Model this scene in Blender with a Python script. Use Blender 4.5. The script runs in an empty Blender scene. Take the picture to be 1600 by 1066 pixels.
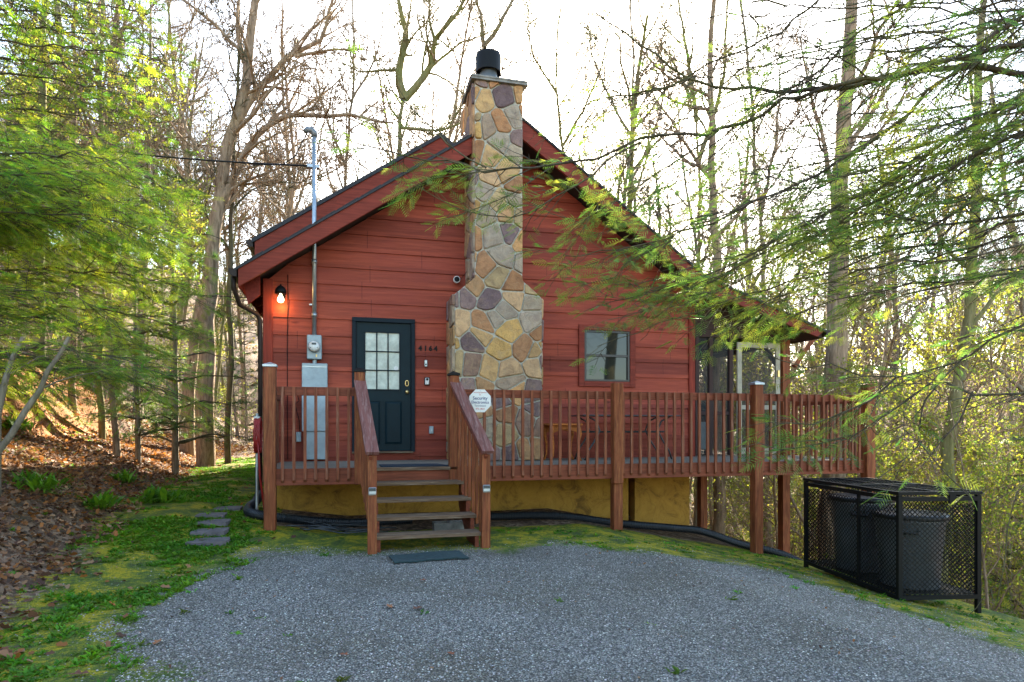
import bpy, math, random
import numpy as np
from mathutils import Vector, Matrix
R = math.radians
random.seed(7)
RNG = np.random.default_rng(7)
COL = bpy.context.scene.collection
scene = bpy.context.scene

# ------------------------------------------------------------------ camera, sky, sun, exposure
EYE = Vector((0, -8.43, 1.39)); YAW = R(14.4); SW, CW = math.sin(YAW), math.cos(YAW)
cd = bpy.data.cameras.new('camera'); cam = bpy.data.objects.new('camera', cd); COL.objects.link(cam)
cam.location = EYE; cam.rotation_euler = (R(90), 0, -YAW)
cd.lens = 22.5; cd.sensor_width = 36; cd.shift_y = 0.0844; cd.clip_start = 0.05; cd.clip_end = 1500
scene.camera = cam
SUN_EL, SUN_AZ = R(27), R(20)            # azimuth clockwise from +Y
w = bpy.data.worlds.new('World'); scene.world = w; w.use_nodes = True
nt = w.node_tree; bg = nt.nodes['Background']; sky = nt.nodes.new('ShaderNodeTexSky')
sky.sky_type = 'NISHITA'; sky.sun_disc = False; sky.sun_elevation = SUN_EL; sky.sun_rotation = SUN_AZ
sky.air_density = 1.0; sky.dust_density = 1.2; sky.ozone_density = 2.0
wb = nt.nodes.new('ShaderNodeMix'); wb.data_type = 'RGBA'; wb.blend_type = 'MULTIPLY'; wb.inputs[0].default_value = 1; wb.inputs[7].default_value = (1.05, 1.0, .88, 1)
nt.links.new(sky.outputs[0], wb.inputs[6]); nt.links.new(wb.outputs[2], bg.inputs[0]); bg.inputs[1].default_value = 0.10
sl = bpy.data.lights.new('sun', 'SUN'); so = bpy.data.objects.new('sun', sl); COL.objects.link(so)
sl.energy = 5.0; sl.angle = R(0.5); sl.color = (1.0, 0.86, 0.66)
sd = Vector((math.sin(SUN_AZ) * math.cos(SUN_EL), math.cos(SUN_AZ) * math.cos(SUN_EL), math.sin(SUN_EL)))
so.rotation_euler = sd.to_track_quat('Z', 'Y').to_euler()
scene.view_settings.view_transform = 'Standard'; scene.view_settings.look = 'None'
scene.view_settings.gamma = 1.0; scene.view_settings.exposure = 3.3
scene.render.engine = 'CYCLES'
scene.cycles.max_bounces = 6; scene.cycles.diffuse_bounces = 3; scene.cycles.transparent_max_bounces = 12
scene.cycles.use_denoising = True; scene.cycles.use_adaptive_sampling = False; scene.cycles.sample_clamp_indirect = 3.0
scene.cycles.caustics_reflective = False; scene.cycles.caustics_refractive = False

# ------------------------------------------------------------------ measuring helpers
def at(px, py, Y):                       # photo pixel on the plane Y = const -> world point
    u = (px - 800) / 1000; d = (Y - EYE.y) / (CW - u * SW); r = u * d
    return Vector((r * CW + d * SW, Y, EYE.z + (668 - py) / 1000 * d))
def cp(px, py, d):                       # direction seen at a pixel, at a distance d
    r = (px - 800) / 1000 * d
    return Vector((r * CW + d * SW, EYE.y + d * CW - r * SW, EYE.z + (668 - py) / 1000 * d))

# ------------------------------------------------------------------ terrain height
def sstep(a, b, x):
    t = np.clip((x - a) / (b - a), 0, 1); return t * t * (3 - 2 * t)
def vnoise(x, y, s, seed=0):             # cheap smooth noise in numpy
    x = np.asarray(x, float) / s; y = np.asarray(y, float) / s
    xi = np.floor(x); yi = np.floor(y); xf = x - xi; yf = y - yi
    def h(a, b):
        v = np.sin(a * 127.1 + b * 311.7 + seed * 74.7) * 43758.5453
        return v - np.floor(v)
    ux = xf * xf * (3 - 2 * xf); uy = yf * yf * (3 - 2 * yf)
    return (h(xi, yi) * (1 - ux) + h(xi + 1, yi) * ux) * (1 - uy) + (h(xi, yi + 1) * (1 - ux) + h(xi + 1, yi + 1) * ux) * uy
def toe(y): return -2.45 - 0.11 * np.clip(y + 3, 0, 14) - 0.02 * np.clip(y - 11, 0, 40) + 0.35 * np.clip(-3 - y, 0, 3)
def xedge(y):
    return np.where(y < 0, 7.1 + 0.1 * np.clip(y, -8, 0) * 0, 7.1 - 0.30 * np.clip(y, 0, 17)) - 0.10 * np.clip(y + 2, 0, 2)
def H(x, y):
    x = np.asarray(x, float); y = np.asarray(y, float)
    z = -0.19 * np.clip(x - 3.3, 0, 3.6) + 0.14 * np.clip(-x, 0, 2.2) * sstep(-3, 1, y)
    z = z + 0.006 * np.clip(y, 0, 30)
    b = np.clip(toe(y) - x, 0, None)
    bank = 0.50 * np.minimum(b, 2.2) * sstep(0, 1.0, b + .35) + 1.35 * sstep(1.9, 2.9, b + .5 * (vnoise(x, y, 1.1, 6) - .5)) + 0.12 * np.clip(b - 2.6, 0, 99) + 0.10 * np.clip(b - 14, 0, 60)
    bank = bank * (1 - 0.55 * sstep(7, 20, y)) * (1 + 0.25 * (vnoise(x, y, 1.7, 3) - 0.5))
    z = z + bank
    s = np.clip(x - xedge(y), 0, None)
    s2 = np.clip(y - 16 + 0.3 * np.clip(-x, 0, 30), 0, None)
    drop = 10 * (1 - np.exp(-s / 13.0)) + 0.10 * np.minimum(s, 6)
    z = z - drop * (1 - 0.0 * s2)
    rr = np.hypot(x, y + 8.4)
    far = np.clip(rr - 38, 0, 60)
    z = z + far * 0.33 * sstep(0, 22, far + 4) * sstep(-30, 10, y + 0.4 * np.abs(x))
    z = z + 0.5 * (vnoise(x, y, 9, 1) - 0.5) * sstep(3, 12, np.abs(x - 2.5) + np.clip(y - 10, 0, 50) * 0.4)
    z = z + 0.03 * (vnoise(x, y, 0.8, 2) - 0.5)
    return z
def Hs(x, y): return float(H(x, y))

# ------------------------------------------------------------------ mesh builder
class MB:
    def __init__(s): s.v = []; s.f = []; s.c = []; s.n = 0
    def add(s, vs, fs, col=None):
        b = s.n; s.v.extend([tuple(p) for p in vs]); s.n += len(vs)
        for f in fs: s.f.append(tuple(b + i for i in f)); s.c.append(col)
        return s
    def box(s, a, b, bev=0.0, col=None, rotz=0, piv=None):
        x0, y0, z0 = [min(a[i], b[i]) for i in range(3)]; x1, y1, z1 = [max(a[i], b[i]) for i in range(3)]
        if bev <= 0:
            vs = [(x0, y0, z0), (x1, y0, z0), (x1, y1, z0), (x0, y1, z0), (x0, y0, z1), (x1, y0, z1), (x1, y1, z1), (x0, y1, z1)]
            fs = [(0, 3, 2, 1), (4, 5, 6, 7), (0, 1, 5, 4), (1, 2, 6, 5), (2, 3, 7, 6), (3, 0, 4, 7)]
        else:
            e = bev
            vs = []
            for (z, i) in ((z0, e), (z0 + e, 0), (z1 - e, 0), (z1, e)):
                X0, X1, Y0, Y1 = x0 + i, x1 - i, y0 + i, y1 - i
                c = e if i == 0 else e * .5
                vs += [(X0 + c, Y0, z), (X1 - c, Y0, z), (X1, Y0 + c, z), (X1, Y1 - c, z), (X1 - c, Y1, z), (X0 + c, Y1, z), (X0, Y1 - c, z), (X0, Y0 + c, z)]
            fs = [tuple(range(7, -1, -1)), tuple(range(24, 32))]
            for k in range(3):
                for j in range(8):
                    fs.append((k * 8 + j, k * 8 + (j + 1) % 8, (k + 1) * 8 + (j + 1) % 8, (k + 1) * 8 + j))
        if rotz:
            p = piv or ((x0 + x1) / 2, (y0 + y1) / 2); cc, ss = math.cos(rotz), math.sin(rotz)
            vs = [(p[0] + (x - p[0]) * cc - (y - p[1]) * ss, p[1] + (x - p[0]) * ss + (y - p[1]) * cc, z) for x, y, z in vs]
        return s.add(vs, fs, col)
    def bar(s, p, q, w, h, up=(0, 0, 1), col=None):      # box beam from p to q, w across, h along up
        p = Vector(p); q = Vector(q); d = (q - p).normalized(); up = Vector(up)
        sd_ = d.cross(up).normalized(); u = sd_.cross(d).normalized()
        vs = [o + sd_ * (a * w / 2) + u * (b * h / 2) for o in (p, q) for a, b in ((-1, -1), (1, -1), (1, 1), (-1, 1))]
        return s.add(vs, [(0, 1, 2, 3), (7, 6, 5, 4), (0, 4, 5, 1), (1, 5, 6, 2), (2, 6, 7, 3), (3, 7, 4, 0)], col)
    def prism(s, poly, y0, y1, col=None):                # poly in (x,z), extruded in y
        n = len(poly)
        vs = [(x, y0, z) for x, z in poly] + [(x, y1, z) for x, z in poly]
        fs = [tuple(range(n)), tuple(range(2 * n - 1, n - 1, -1))] + [(i, n + i, n + (i + 1) % n, (i + 1) % n) for i in range(n)]
        return s.add(vs, fs, col)
    def tube(s, pts, r, k=8, cap=True, col=None):
        P = np.array([tuple(p) for p in pts], float); n = len(P)
        rad = np.full(n, r, float) if np.isscalar(r) else np.array(r, float)
        T = np.gradient(P, axis=0); T /= np.linalg.norm(T, axis=1)[:, None] + 1e-9
        ref = np.array([0.31, 0.2, 0.93]) if abs(T[:, 2].mean()) < .8 else np.array([0.93, 0.3, 0.1])
        A = np.cross(T, ref); A /= np.linalg.norm(A, axis=1)[:, None] + 1e-9; B = np.cross(T, A)
        an = np.arange(k) * 2 * math.pi / k
        V = P[:, None, :] + rad[:, None, None] * (A[:, None, :] * np.cos(an)[None, :, None] + B[:, None, :] * np.sin(an)[None, :, None])
        fs = [(i * k + j, (i + 1) * k + j, (i + 1) * k + (j + 1) % k, i * k + (j + 1) % k) for i in range(n - 1) for j in range(k)]
        if cap: fs += [tuple(range(k)), tuple((n - 1) * k + j for j in range(k - 1, -1, -1))]
        return s.add(V.reshape(-1, 3).tolist(), fs, col)
    def lathe(s, prof, c, k=24, cap=True, col=None, axis='z'):
        vs = []
        for r, z in prof:
            for j in range(k):
                a = 2 * math.pi * j / k
                q = (r * math.cos(a), r * math.sin(a), z)
                if axis == 'y': q = (q[0], z, q[1])
                if axis == 'x': q = (z, q[0], q[1])
                vs.append((c[0] + q[0], c[1] + q[1], c[2] + q[2]))
        n = len(prof)
        fs = [(i * k + j, i * k + (j + 1) % k, (i + 1) * k + (j + 1) % k, (i + 1) * k + j) for i in range(n - 1) for j in range(k)]
        if cap: fs += [tuple(range(k - 1, -1, -1)), tuple((n - 1) * k + j for j in range(k))]
        return s.add(vs, fs, col)
    def build(s, name, mat, parent=None, smooth=False, **tags):
        me = bpy.data.meshes.new(name)
        off = rootloc(parent)
        me.from_pydata([(x - off[0], y - off[1], z - off[2]) for x, y, z in s.v], [], s.f)
        if any(c is not None for c in s.c):
            ca = me.color_attributes.new('tint', 'FLOAT_COLOR', 'CORNER'); i = 0
            buf = []
            for f, c in zip(s.f, s.c):
                c = c or (1, 1, 1)
                buf.extend([c[0], c[1], c[2], 1] * len(f))
            ca.data.foreach_set('color', buf)
        if smooth: me.polygons.foreach_set('use_smooth', [True] * len(me.polygons))
        me.validate(); me.update()
        me.materials.append(mat)
        o = bpy.data.objects.new(name, me); COL.objects.link(o)
        if parent: o.parent = parent
        for k_, v_ in tags.items(): o[k_] = v_
        return o
def rootloc(p):
    o = Vector((0, 0, 0))
    while p: o = o + p.location; p = p.parent
    return o
def thing(name, label, cat, loc=(0, 0, 0), group=None):
    o = bpy.data.objects.new(name, None); COL.objects.link(o); o.location = loc; o.empty_display_size = .2
    o['label'] = label; o['category'] = cat
    if group: o['group'] = group
    return o
def tag(o, label, cat, group=None, kind=None):
    if label: o['label'] = label
    if cat: o['category'] = cat
    if group: o['group'] = group
    if kind: o['kind'] = kind
    return o
def npmesh(name, V, F, mat, parent=None, col=None, smooth=False):   # V (n,3), F (m,k) arrays; col per vertex (n,3)
    me = bpy.data.meshes.new(name); n = len(V); m, k = F.shape
    me.vertices.add(n); me.vertices.foreach_set('co', np.ascontiguousarray(V, np.float32).ravel())
    me.loops.add(m * k); me.loops.foreach_set('vertex_index', np.ascontiguousarray(F, np.int32).ravel())
    me.polygons.add(m); me.polygons.foreach_set('loop_start', np.arange(0, m * k, k, dtype=np.int32))
    me.polygons.foreach_set('loop_total', np.full(m, k, np.int32))
    if smooth: me.polygons.foreach_set('use_smooth', np.ones(m, bool))
    me.update(calc_edges=True)
    if col is not None:
        ca = me.color_attributes.new('tint', 'FLOAT_COLOR', 'POINT')
        c4 = np.ones((n, 4), np.float32); c4[:, :3] = col; ca.data.foreach_set('color', c4.ravel())
    me.materials.append(mat)
    o = bpy.data.objects.new(name, me); COL.objects.link(o)
    if parent: o.parent = parent
    return o
def instance(protoV, protoF, pos, X, Y, Z, scale, tint=None):      # many transformed copies of one small shape
    n = len(pos); k = len(protoV)
    S = scale[:, None, None]
    V = pos[:, None, :] + S * (protoV[None, :, 0:1] * X[:, None, :] + protoV[None, :, 1:2] * Y[:, None, :] + protoV[None, :, 2:3] * Z[:, None, :])
    F = protoF[None, :, :] + (np.arange(n) * k)[:, None, None]
    C = None if tint is None else np.repeat(tint, k, axis=0)
    return V.reshape(-1, 3), F.reshape(-1, protoF.shape[1]), C
def unit(a): return a / (np.linalg.norm(a, axis=-1, keepdims=True) + 1e-9)

# ------------------------------------------------------------------ materials
class N:
    def __init__(s, name):
        s.m = bpy.data.materials.new(name); s.m.use_nodes = True; s.t = s.m.node_tree
        s.b = s.t.nodes['Principled BSDF']; s.out = s.t.nodes['Material Output']
        s.tc = s.t.nodes.new('ShaderNodeTexCoord')
    def n(s, ty, **kw):
        x = s.t.nodes.new(ty)
        for k, v in kw.items():
            if k in x.inputs.keys() if hasattr(x.inputs, 'keys') else False: x.inputs[k].default_value = v
            else: setattr(x, k, v)
        return x
    def l(s, a, b): s.t.links.new(a, b)
    def coord(s, sc=(1, 1, 1), src='Object'):
        mp = s.t.nodes.new('ShaderNodeMapping'); mp.inputs['Scale'].default_value = sc
        s.l(s.tc.outputs[src], mp.inputs['Vector']); return mp.outputs[0]
    def noise(s, sc=(1, 1, 1), scale=1.0, detail=4, rough=.6, dist=0.0):
        x = s.t.nodes.new('ShaderNodeTexNoise'); x.inputs['Scale'].default_value = scale
        x.inputs['Detail'].default_value = detail; x.inputs['Roughness'].default_value = rough; x.inputs['Distortion'].default_value = dist
        s.l(s.coord(sc), x.inputs['Vector']); return x.outputs['Fac']
    def ramp(s, fac, stops):
        x = s.t.nodes.new('ShaderNodeValToRGB'); e = x.color_ramp.elements
        while len(e) > 1: e.remove(e[-1])
        for i, (p, c) in enumerate(stops):
            q = e[0] if i == 0 else e.new(p)
            q.position = p; q.color = (*c, 1) if len(c) == 3 else c
        s.l(fac, x.inputs[0]); return x.outputs[0]
    def mix(s, fac, a, b, mode='MIX'):
        x = s.t.nodes.new('ShaderNodeMix'); x.data_type = 'RGBA'; x.blend_type = mode
        for v, i in ((fac, 0), (a, 6), (b, 7)):
            if isinstance(v, (int, float)): x.inputs[i].default_value = v
            elif isinstance(v, tuple): x.inputs[i].default_value = (*v, 1)
            else: s.l(v, x.inputs[i])
        return x.outputs[2]
    def math(s, op, a, b=None):
        x = s.t.nodes.new('ShaderNodeMath'); x.operation = op
        for v, i in ((a, 0), (b, 1)):
            if v is None: continue
            if isinstance(v, (int, float)): x.inputs[i].default_value = v
            else: s.l(v, x.inputs[i])
        return x.outputs[0]
    def bump(s, h, strength=.3, dist=.01):
        x = s.t.nodes.new('ShaderNodeBump'); x.inputs['Strength'].default_value = strength; x.inputs['Distance'].default_value = dist
        s.l(h, x.inputs['Height']); s.l(x.outputs[0], s.b.inputs['Normal']); return x
    def col(s, c):
        if isinstance(c, tuple): s.b.inputs['Base Color'].default_value = (*c, 1)
        else: s.l(c, s.b.inputs['Base Color'])
    def attr(s, name='tint'):
        x = s.t.nodes.new('ShaderNodeAttribute'); x.attribute_name = name; return x.outputs['Color']
    def rough(s, r, spec=None):
        if isinstance(r, float): s.b.inputs['Roughness'].default_value = r
        else: s.l(r, s.b.inputs['Roughness'])
        if spec is not None: s.b.inputs['Specular IOR Level'].default_value = spec
def sc3(c, k): return tuple(min(1, x * k) for x in c)
def wood(name, c, axis='z', var=.35, worn=None, rough=.6):
    a = N(name); s = {'x': (2.2, 30, 30), 'y': (30, 2.2, 30), 'z': (30, 30, 2.2), 'slope': (34, 2.5, 2.5)}[axis]
    g = a.noise(s, 1.0, 5, .6, .4); big = a.noise((1, 1, 1), 1.7, 3)
    col = a.ramp(g, [(.3, sc3(c, 1 - var * 1.3)), (.5, c), (.7, sc3(c, 1 + var * 1.2))])
    col = a.mix(a.ramp(big, [(.35, (0, 0, 0)), (.7, (.5, .5, .5))]), col, sc3(c, 1 - var * .9))
    if worn:
        wn = a.noise(s, 1.6, 6, .7); col = a.mix(a.ramp(wn, [(.5, (0, 0, 0)), (.66, (.85, .85, .85))]), col, worn)
    a.col(col); a.rough(rough, .14); a.bump(g, .35, .004); return a.m
def plain(name, c, rough=.5, metal=0.0, var=.15, scale=8.0, bump=0.0, spec=.5):
    a = N(name); g = a.noise((1, 1, 1), scale, 5, .65)
    a.col(a.ramp(g, [(.3, sc3(c, 1 - var)), (.7, sc3(c, 1 + var))])); a.rough(rough, spec); a.b.inputs['Metallic'].default_value = metal
    if bump: a.bump(g, bump, .004)
    return a.m
RED = (.275, .055, .030)
def siding():
    a = N('red_stained_boards')
    g = a.noise((1.4, 20, 26), 1.0, 6, .65, .6)
    sp = a.n('ShaderNodeSeparateXYZ'); a.l(a.tc.outputs['Object'], sp.inputs[0])
    row = a.math('FLOOR', a.math('DIVIDE', a.math('SUBTRACT', sp.outputs[2], BZ0), BH))
    wn = a.n('ShaderNodeTexWhiteNoise'); wn.noise_dimensions = '1D'; a.l(row, wn.inputs['W'])
    base = a.ramp(g, [(.25, sc3(RED, .62)), (.5, RED), (.72, (.37, .08, .045))])
    rowc = a.ramp(wn.outputs['Value'], [(0, (.68, .66, .68)), (1, (1.25, 1.2, 1.12))])
    col = a.mix(1.0, base, rowc, 'MULTIPLY')
    k = a.n('ShaderNodeTexVoronoi'); k.inputs['Scale'].default_value = 1.0
    a.l(a.coord((1.1, 3, 3.2)), k.inputs['Vector'])
    kn = a.ramp(k.outputs['Distance'], [(.0, (1, 1, 1)), (.045, (1, 1, 1)), (.11, (0, 0, 0))])
    col = a.mix(a.math('MULTIPLY', kn, .8), col, (.07, .012, .008))
    jx = a.math('MULTIPLY', a.math('FRACT', a.math('MULTIPLY', wn.outputs['Value'], 7.31)), 4.2)
    jd = a.math('ABSOLUTE', a.math('SUBTRACT', a.math('PINGPONG', a.math('ADD', sp.outputs[0], jx), 2.1), 1.05))
    joint = a.math('LESS_THAN', jd, .0035); col = a.mix(a.math('MULTIPLY', joint, .85), col, (.03, .008, .006))
    nx1 = a.math('ABSOLUTE', a.math('SUBTRACT', a.math('PINGPONG', sp.outputs[0], .205), .10)); fz = a.math('FRACT', a.math('DIVIDE', a.math('SUBTRACT', sp.outputs[2], BZ0), BH))
    nz1 = a.math('ABSOLUTE', a.math('SUBTRACT', fz, .16)); nail = a.math('LESS_THAN', a.math('ADD', nx1, a.math('MULTIPLY', nz1, BH)), .0045)
    col = a.mix(a.math('MULTIPLY', nail, .75), col, (.05, .012, .01))
    st = a.noise((.6, 1, 1.5), 1.5, 4, .6)
    col = a.mix(a.ramp(st, [(.4, (0, 0, 0)), (.7, (.45, .45, .45))]), col, (.20, .035, .03))
    a.col(col); a.rough(.6, .16); a.bump(g, .45, .006); return a.m
BZ0, BH = .66, .268
M = {}
M['siding'] = siding()
M['trim'] = wood('red_trim_wood', (.20, .036, .022), 'x', .3)
M['trim_v'] = wood('red_corner_wood', (.23, .035, .02), 'z', .3)
M['trim_y'] = wood('red_rafter_wood', (.20, .03, .02), 'y', .3)
M['deckred'] = wood('brown_red_post_wood', (.20, .058, .024), 'z', .45, worn=(.31, .125, .045), rough=.55)
M['deckred_x'] = wood('brown_red_rail_wood', (.19, .052, .027), 'x', .4, rough=.55)
M['deckred_y'] = wood('brown_red_side_wood', (.19, .052, .027), 'y', .4, rough=.55)
M['baluster'] = wood('brown_red_baluster_wood', (.20, .062, .030), 'z', .4, worn=(.26, .13, .085), rough=.6)
M['tread'] = wood('weathered_tread_wood', (.145, .092, .058), 'x', .4, worn=(.25, .19, .13), rough=.8)
M['floor'] = wood('weathered_deck_boards', (.20, .165, .13), 'x', .35, worn=(.26, .24, .2), rough=.8)
M['handrail'] = wood('worn_handrail_wood', (.16, .062, .050), 'slope', .35, worn=(.27, .17, .15), rough=.6)
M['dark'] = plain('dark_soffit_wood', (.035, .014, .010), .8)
M['shingle'] = plain('dark_asphalt_shingle', (.03, .03, .034), .85, var=.5, scale=60, bump=.6)
M['gutter'] = plain('brown_gutter_metal', (.030, .020, .017), .5, .1, spec=.2)
M['tealdoor'] = plain('dark_teal_door_paint', (.0045, .016, .022), .45, var=.12, spec=.12)
M['tealframe'] = plain('dark_blue_frame_paint', (.006, .013, .02), .5, spec=.12)
M['black'] = plain('black_paint', (.006, .0065, .007), .5, spec=.15)
M['steel'] = plain('galvanised_steel', (.36, .40, .43), .38, .75, var=.25, scale=5)
M['panelgrey'] = plain('grey_panel_paint', (.27, .33, .36), .5, .2, var=.2, scale=6)
M['brass'] = plain('brass', (.5, .36, .16), .3, .9)
M['white'] = plain('white_plastic', (.62, .62, .60), .5)
M['concrete'] = plain('concrete', (.21, .20, .18), .9, var=.35, scale=12, bump=.5)
M['rubber'] = plain('black_corrugated_plastic', (.011, .014, .018), .4)
M['mat'] = plain('dark_green_mat', (.013, .035, .038), .9, var=.5, scale=25, bump=.5)
M['navymat'] = plain('navy_door_mat', (.006, .018, .035), .9, var=.3, scale=40)
M['hose'] = plain('red_hose_rubber', (.33, .02, .018), .45)
M['slate'] = plain('purple_grey_slab', (.115, .10, .105), .9, var=.35, scale=9, bump=.5)
M['stool'] = wood('orange_brown_stool_wood', (.42, .13, .03), 'x', .35)
M['glassmetal'] = plain('grey_patio_metal', (.05, .055, .06), .4, .5)
M['binplastic'] = plain('grey_bin_plastic', (.095, .105, .115), .3, var=.3, scale=3)
M['creamwood'] = plain('cream_painted_wood', (.34, .30, .22), .6)
def mk_stucco():
    a = N('ochre_stucco'); g = a.noise((1, 1, 1), 3.5, 6, .7, 1.0); f = a.noise((1, 1, 1), 22, 5, .7)
    c = a.ramp(g, [(.3, (.12, .06, .010)), (.48, (.38, .20, .028)), (.7, (.47, .26, .04))])
    k = a.n('ShaderNodeTexVoronoi'); k.feature = 'DISTANCE_TO_EDGE'; k.inputs['Scale'].default_value = 2.2
    mp = a.coord((1, 1, .8)); add = a.n('ShaderNodeMix'); add.data_type = 'VECTOR'; add.inputs[0].default_value = .25
    nz = a.n('ShaderNodeTexNoise'); nz.inputs['Scale'].default_value = 2.0; a.l(mp, nz.inputs['Vector'])
    a.l(mp, add.inputs[4]); a.l(nz.outputs['Color'], add.inputs[5]); a.l(add.outputs[1], k.inputs['Vector'])
    cr = a.ramp(k.outputs['Distance'], [(0, (1, 1, 1)), (.012, (0, 0, 0))])
    c = a.mix(a.math('MULTIPLY', cr, .25), c, (.10, .05, .01))
    a.col(c); a.rough(.9); a.bump(a.math('ADD', a.math('MULTIPLY', g, 2.0), f), .7, .02); return a.m
M['stucco'] = mk_stucco()
def mk_stone():
    a = N('field_stone'); t = a.attr(); g = a.noise((1, 1, 1), 7, 6, .7, .6); f = a.noise((1, 1, 1), 45, 4, .7)
    v = a.ramp(g, [(.3, (.55, .5, .5)), (.5, (1, .97, .92)), (.72, (1.35, 1.3, 1.2))])
    c = a.mix(1.0, t, v, 'MULTIPLY')
    st = a.noise((1, 1, 1), 4.2, 5, .7, 2.0)
    c = a.mix(a.ramp(st, [(.53, (0, 0, 0)), (.68, (.55, .55, .55))]), c, (.38, .26, .15))
    a.col(c); a.rough(.85, .3); a.bump(a.math('ADD', a.math('MULTIPLY', g, 1.5), f), .8, .02); return a.m
M['stone'] = mk_stone()
M['mortar'] = plain('grey_mortar', (.45, .43, .36), .95, var=.25, scale=30, bump=.6)
def mk_glass(name, tintc, rough=.03):
    a = N(name); a.col(tintc); a.rough(rough, 1.0); a.b.inputs['IOR'].default_value = 1.45; a.b.inputs['Specular IOR Level'].default_value = .5
    return a.m
M['glass'] = mk_glass('dark_window_glass', (.02, .022, .018))
M['curtain'] = plain('pale_curtain_behind_glass', (.42, .46, .40), .35, var=.3, scale=7)
def mk_screen():
    a = N('insect_screen'); tr = a.n('ShaderNodeBsdfTransparent'); mx = a.n('ShaderNodeMixShader'); mx.inputs[0].default_value = .42
    a.col((.03, .03, .03)); a.rough(.6); a.l(tr.outputs[0], mx.inputs[1]); a.l(a.b.outputs[0], mx.inputs[2]); a.l(mx.outputs[0], a.out.inputs[0]); return a.m
M['screen'] = mk_screen()
def mk_emit(name, c, s):
    a = N(name); a.b.inputs['Emission Color'].default_value = (*c, 1); a.b.inputs['Emission Strength'].default_value = s; a.col(c); return a.m
M['bulb'] = mk_emit('lit_bulb', (1, .74, .42), 1.1)
def mk_leaf(name, c1, c2, trans=.5, attr=False, rough=.55):
    a = N(name); g = a.noise((1, 1, 1), .9, 3); g2 = a.noise((1, 1, 1), 12, 3)
    c = a.ramp(a.math('ADD', a.math('MULTIPLY', g, .6), a.math('MULTIPLY', g2, .4)), [(.38, c1), (.62, c2)])
    if attr: c = a.mix(1.0, c, a.attr(), 'MULTIPLY')
    tr = a.n('ShaderNodeBsdfTranslucent'); mx = a.n('ShaderNodeMixShader'); mx.inputs[0].default_value = trans
    tc = a.mix(1.0, c, (1.25, 1.25, .75), 'MULTIPLY')
    a.l(tc, tr.inputs[0]); a.col(c); a.rough(rough, .3)
    a.l(a.b.outputs[0], mx.inputs[1]); a.l(tr.outputs[0], mx.inputs[2]); a.l(mx.outputs[0], a.out.inputs[0]); return a.m
M['hemlock'] = mk_leaf('hemlock_needles', (.060, .17, .055), (.24, .34, .06), .55, True)
M['hemlock_sunlit'] = mk_leaf('sunlit_tone_hemlock_needles', (.07, .20, .028), (.28, .38, .035), .6, True)  # paler yellow-green copy of the hemlock; backlit sunshine put into the needle colour
M['pine'] = mk_leaf('pine_needles', (.04, .10, .03), (.10, .18, .035), .5, True)
M['spring'] = mk_leaf('young_spring_leaves', (.15, .24, .035), (.36, .33, .06), .6, True)
M['weed'] = mk_leaf('green_weeds', (.05, .17, .014), (.16, .30, .018), .4, True)
M['litter'] = mk_leaf('dry_brown_leaves', (.9, .9, .9), (1, 1, 1), .25, True, .7)
def mk_bark(name, c1, c2, moss=0.0):
    a = N(name); g = a.noise((9, 9, 1.6), 1.6, 6, .7, .5); b = a.noise((1, 1, 1), .9, 4)
    c = a.ramp(g, [(.32, c1), (.62, c2)])
    c = a.mix(a.ramp(b, [(.5 - moss * .3, (0, 0, 0)), (.75, (moss, moss, moss))]), c, (.16, .17, .03))
    a.col(c); a.rough(.9, .2); a.bump(g, .9, .03); return a.m
M['bark'] = mk_bark('grey_brown_bark', (.08, .062, .048), (.27, .215, .16), .35)
M['bark_warm'] = mk_bark('warm_brown_bark', (.11, .07, .042), (.36, .255, .17), .2)
M['bark_moss'] = mk_bark('mossy_bark', (.08, .065, .04), (.26, .21, .13), .9)
M['bark_dark'] = mk_bark('dark_branch_bark', (.028, .022, .02), (.11, .09, .065), .45)
M['twig'] = mk_bark('pale_twig_bark', (.20, .14, .09), (.42, .33, .22), .0)
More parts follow.
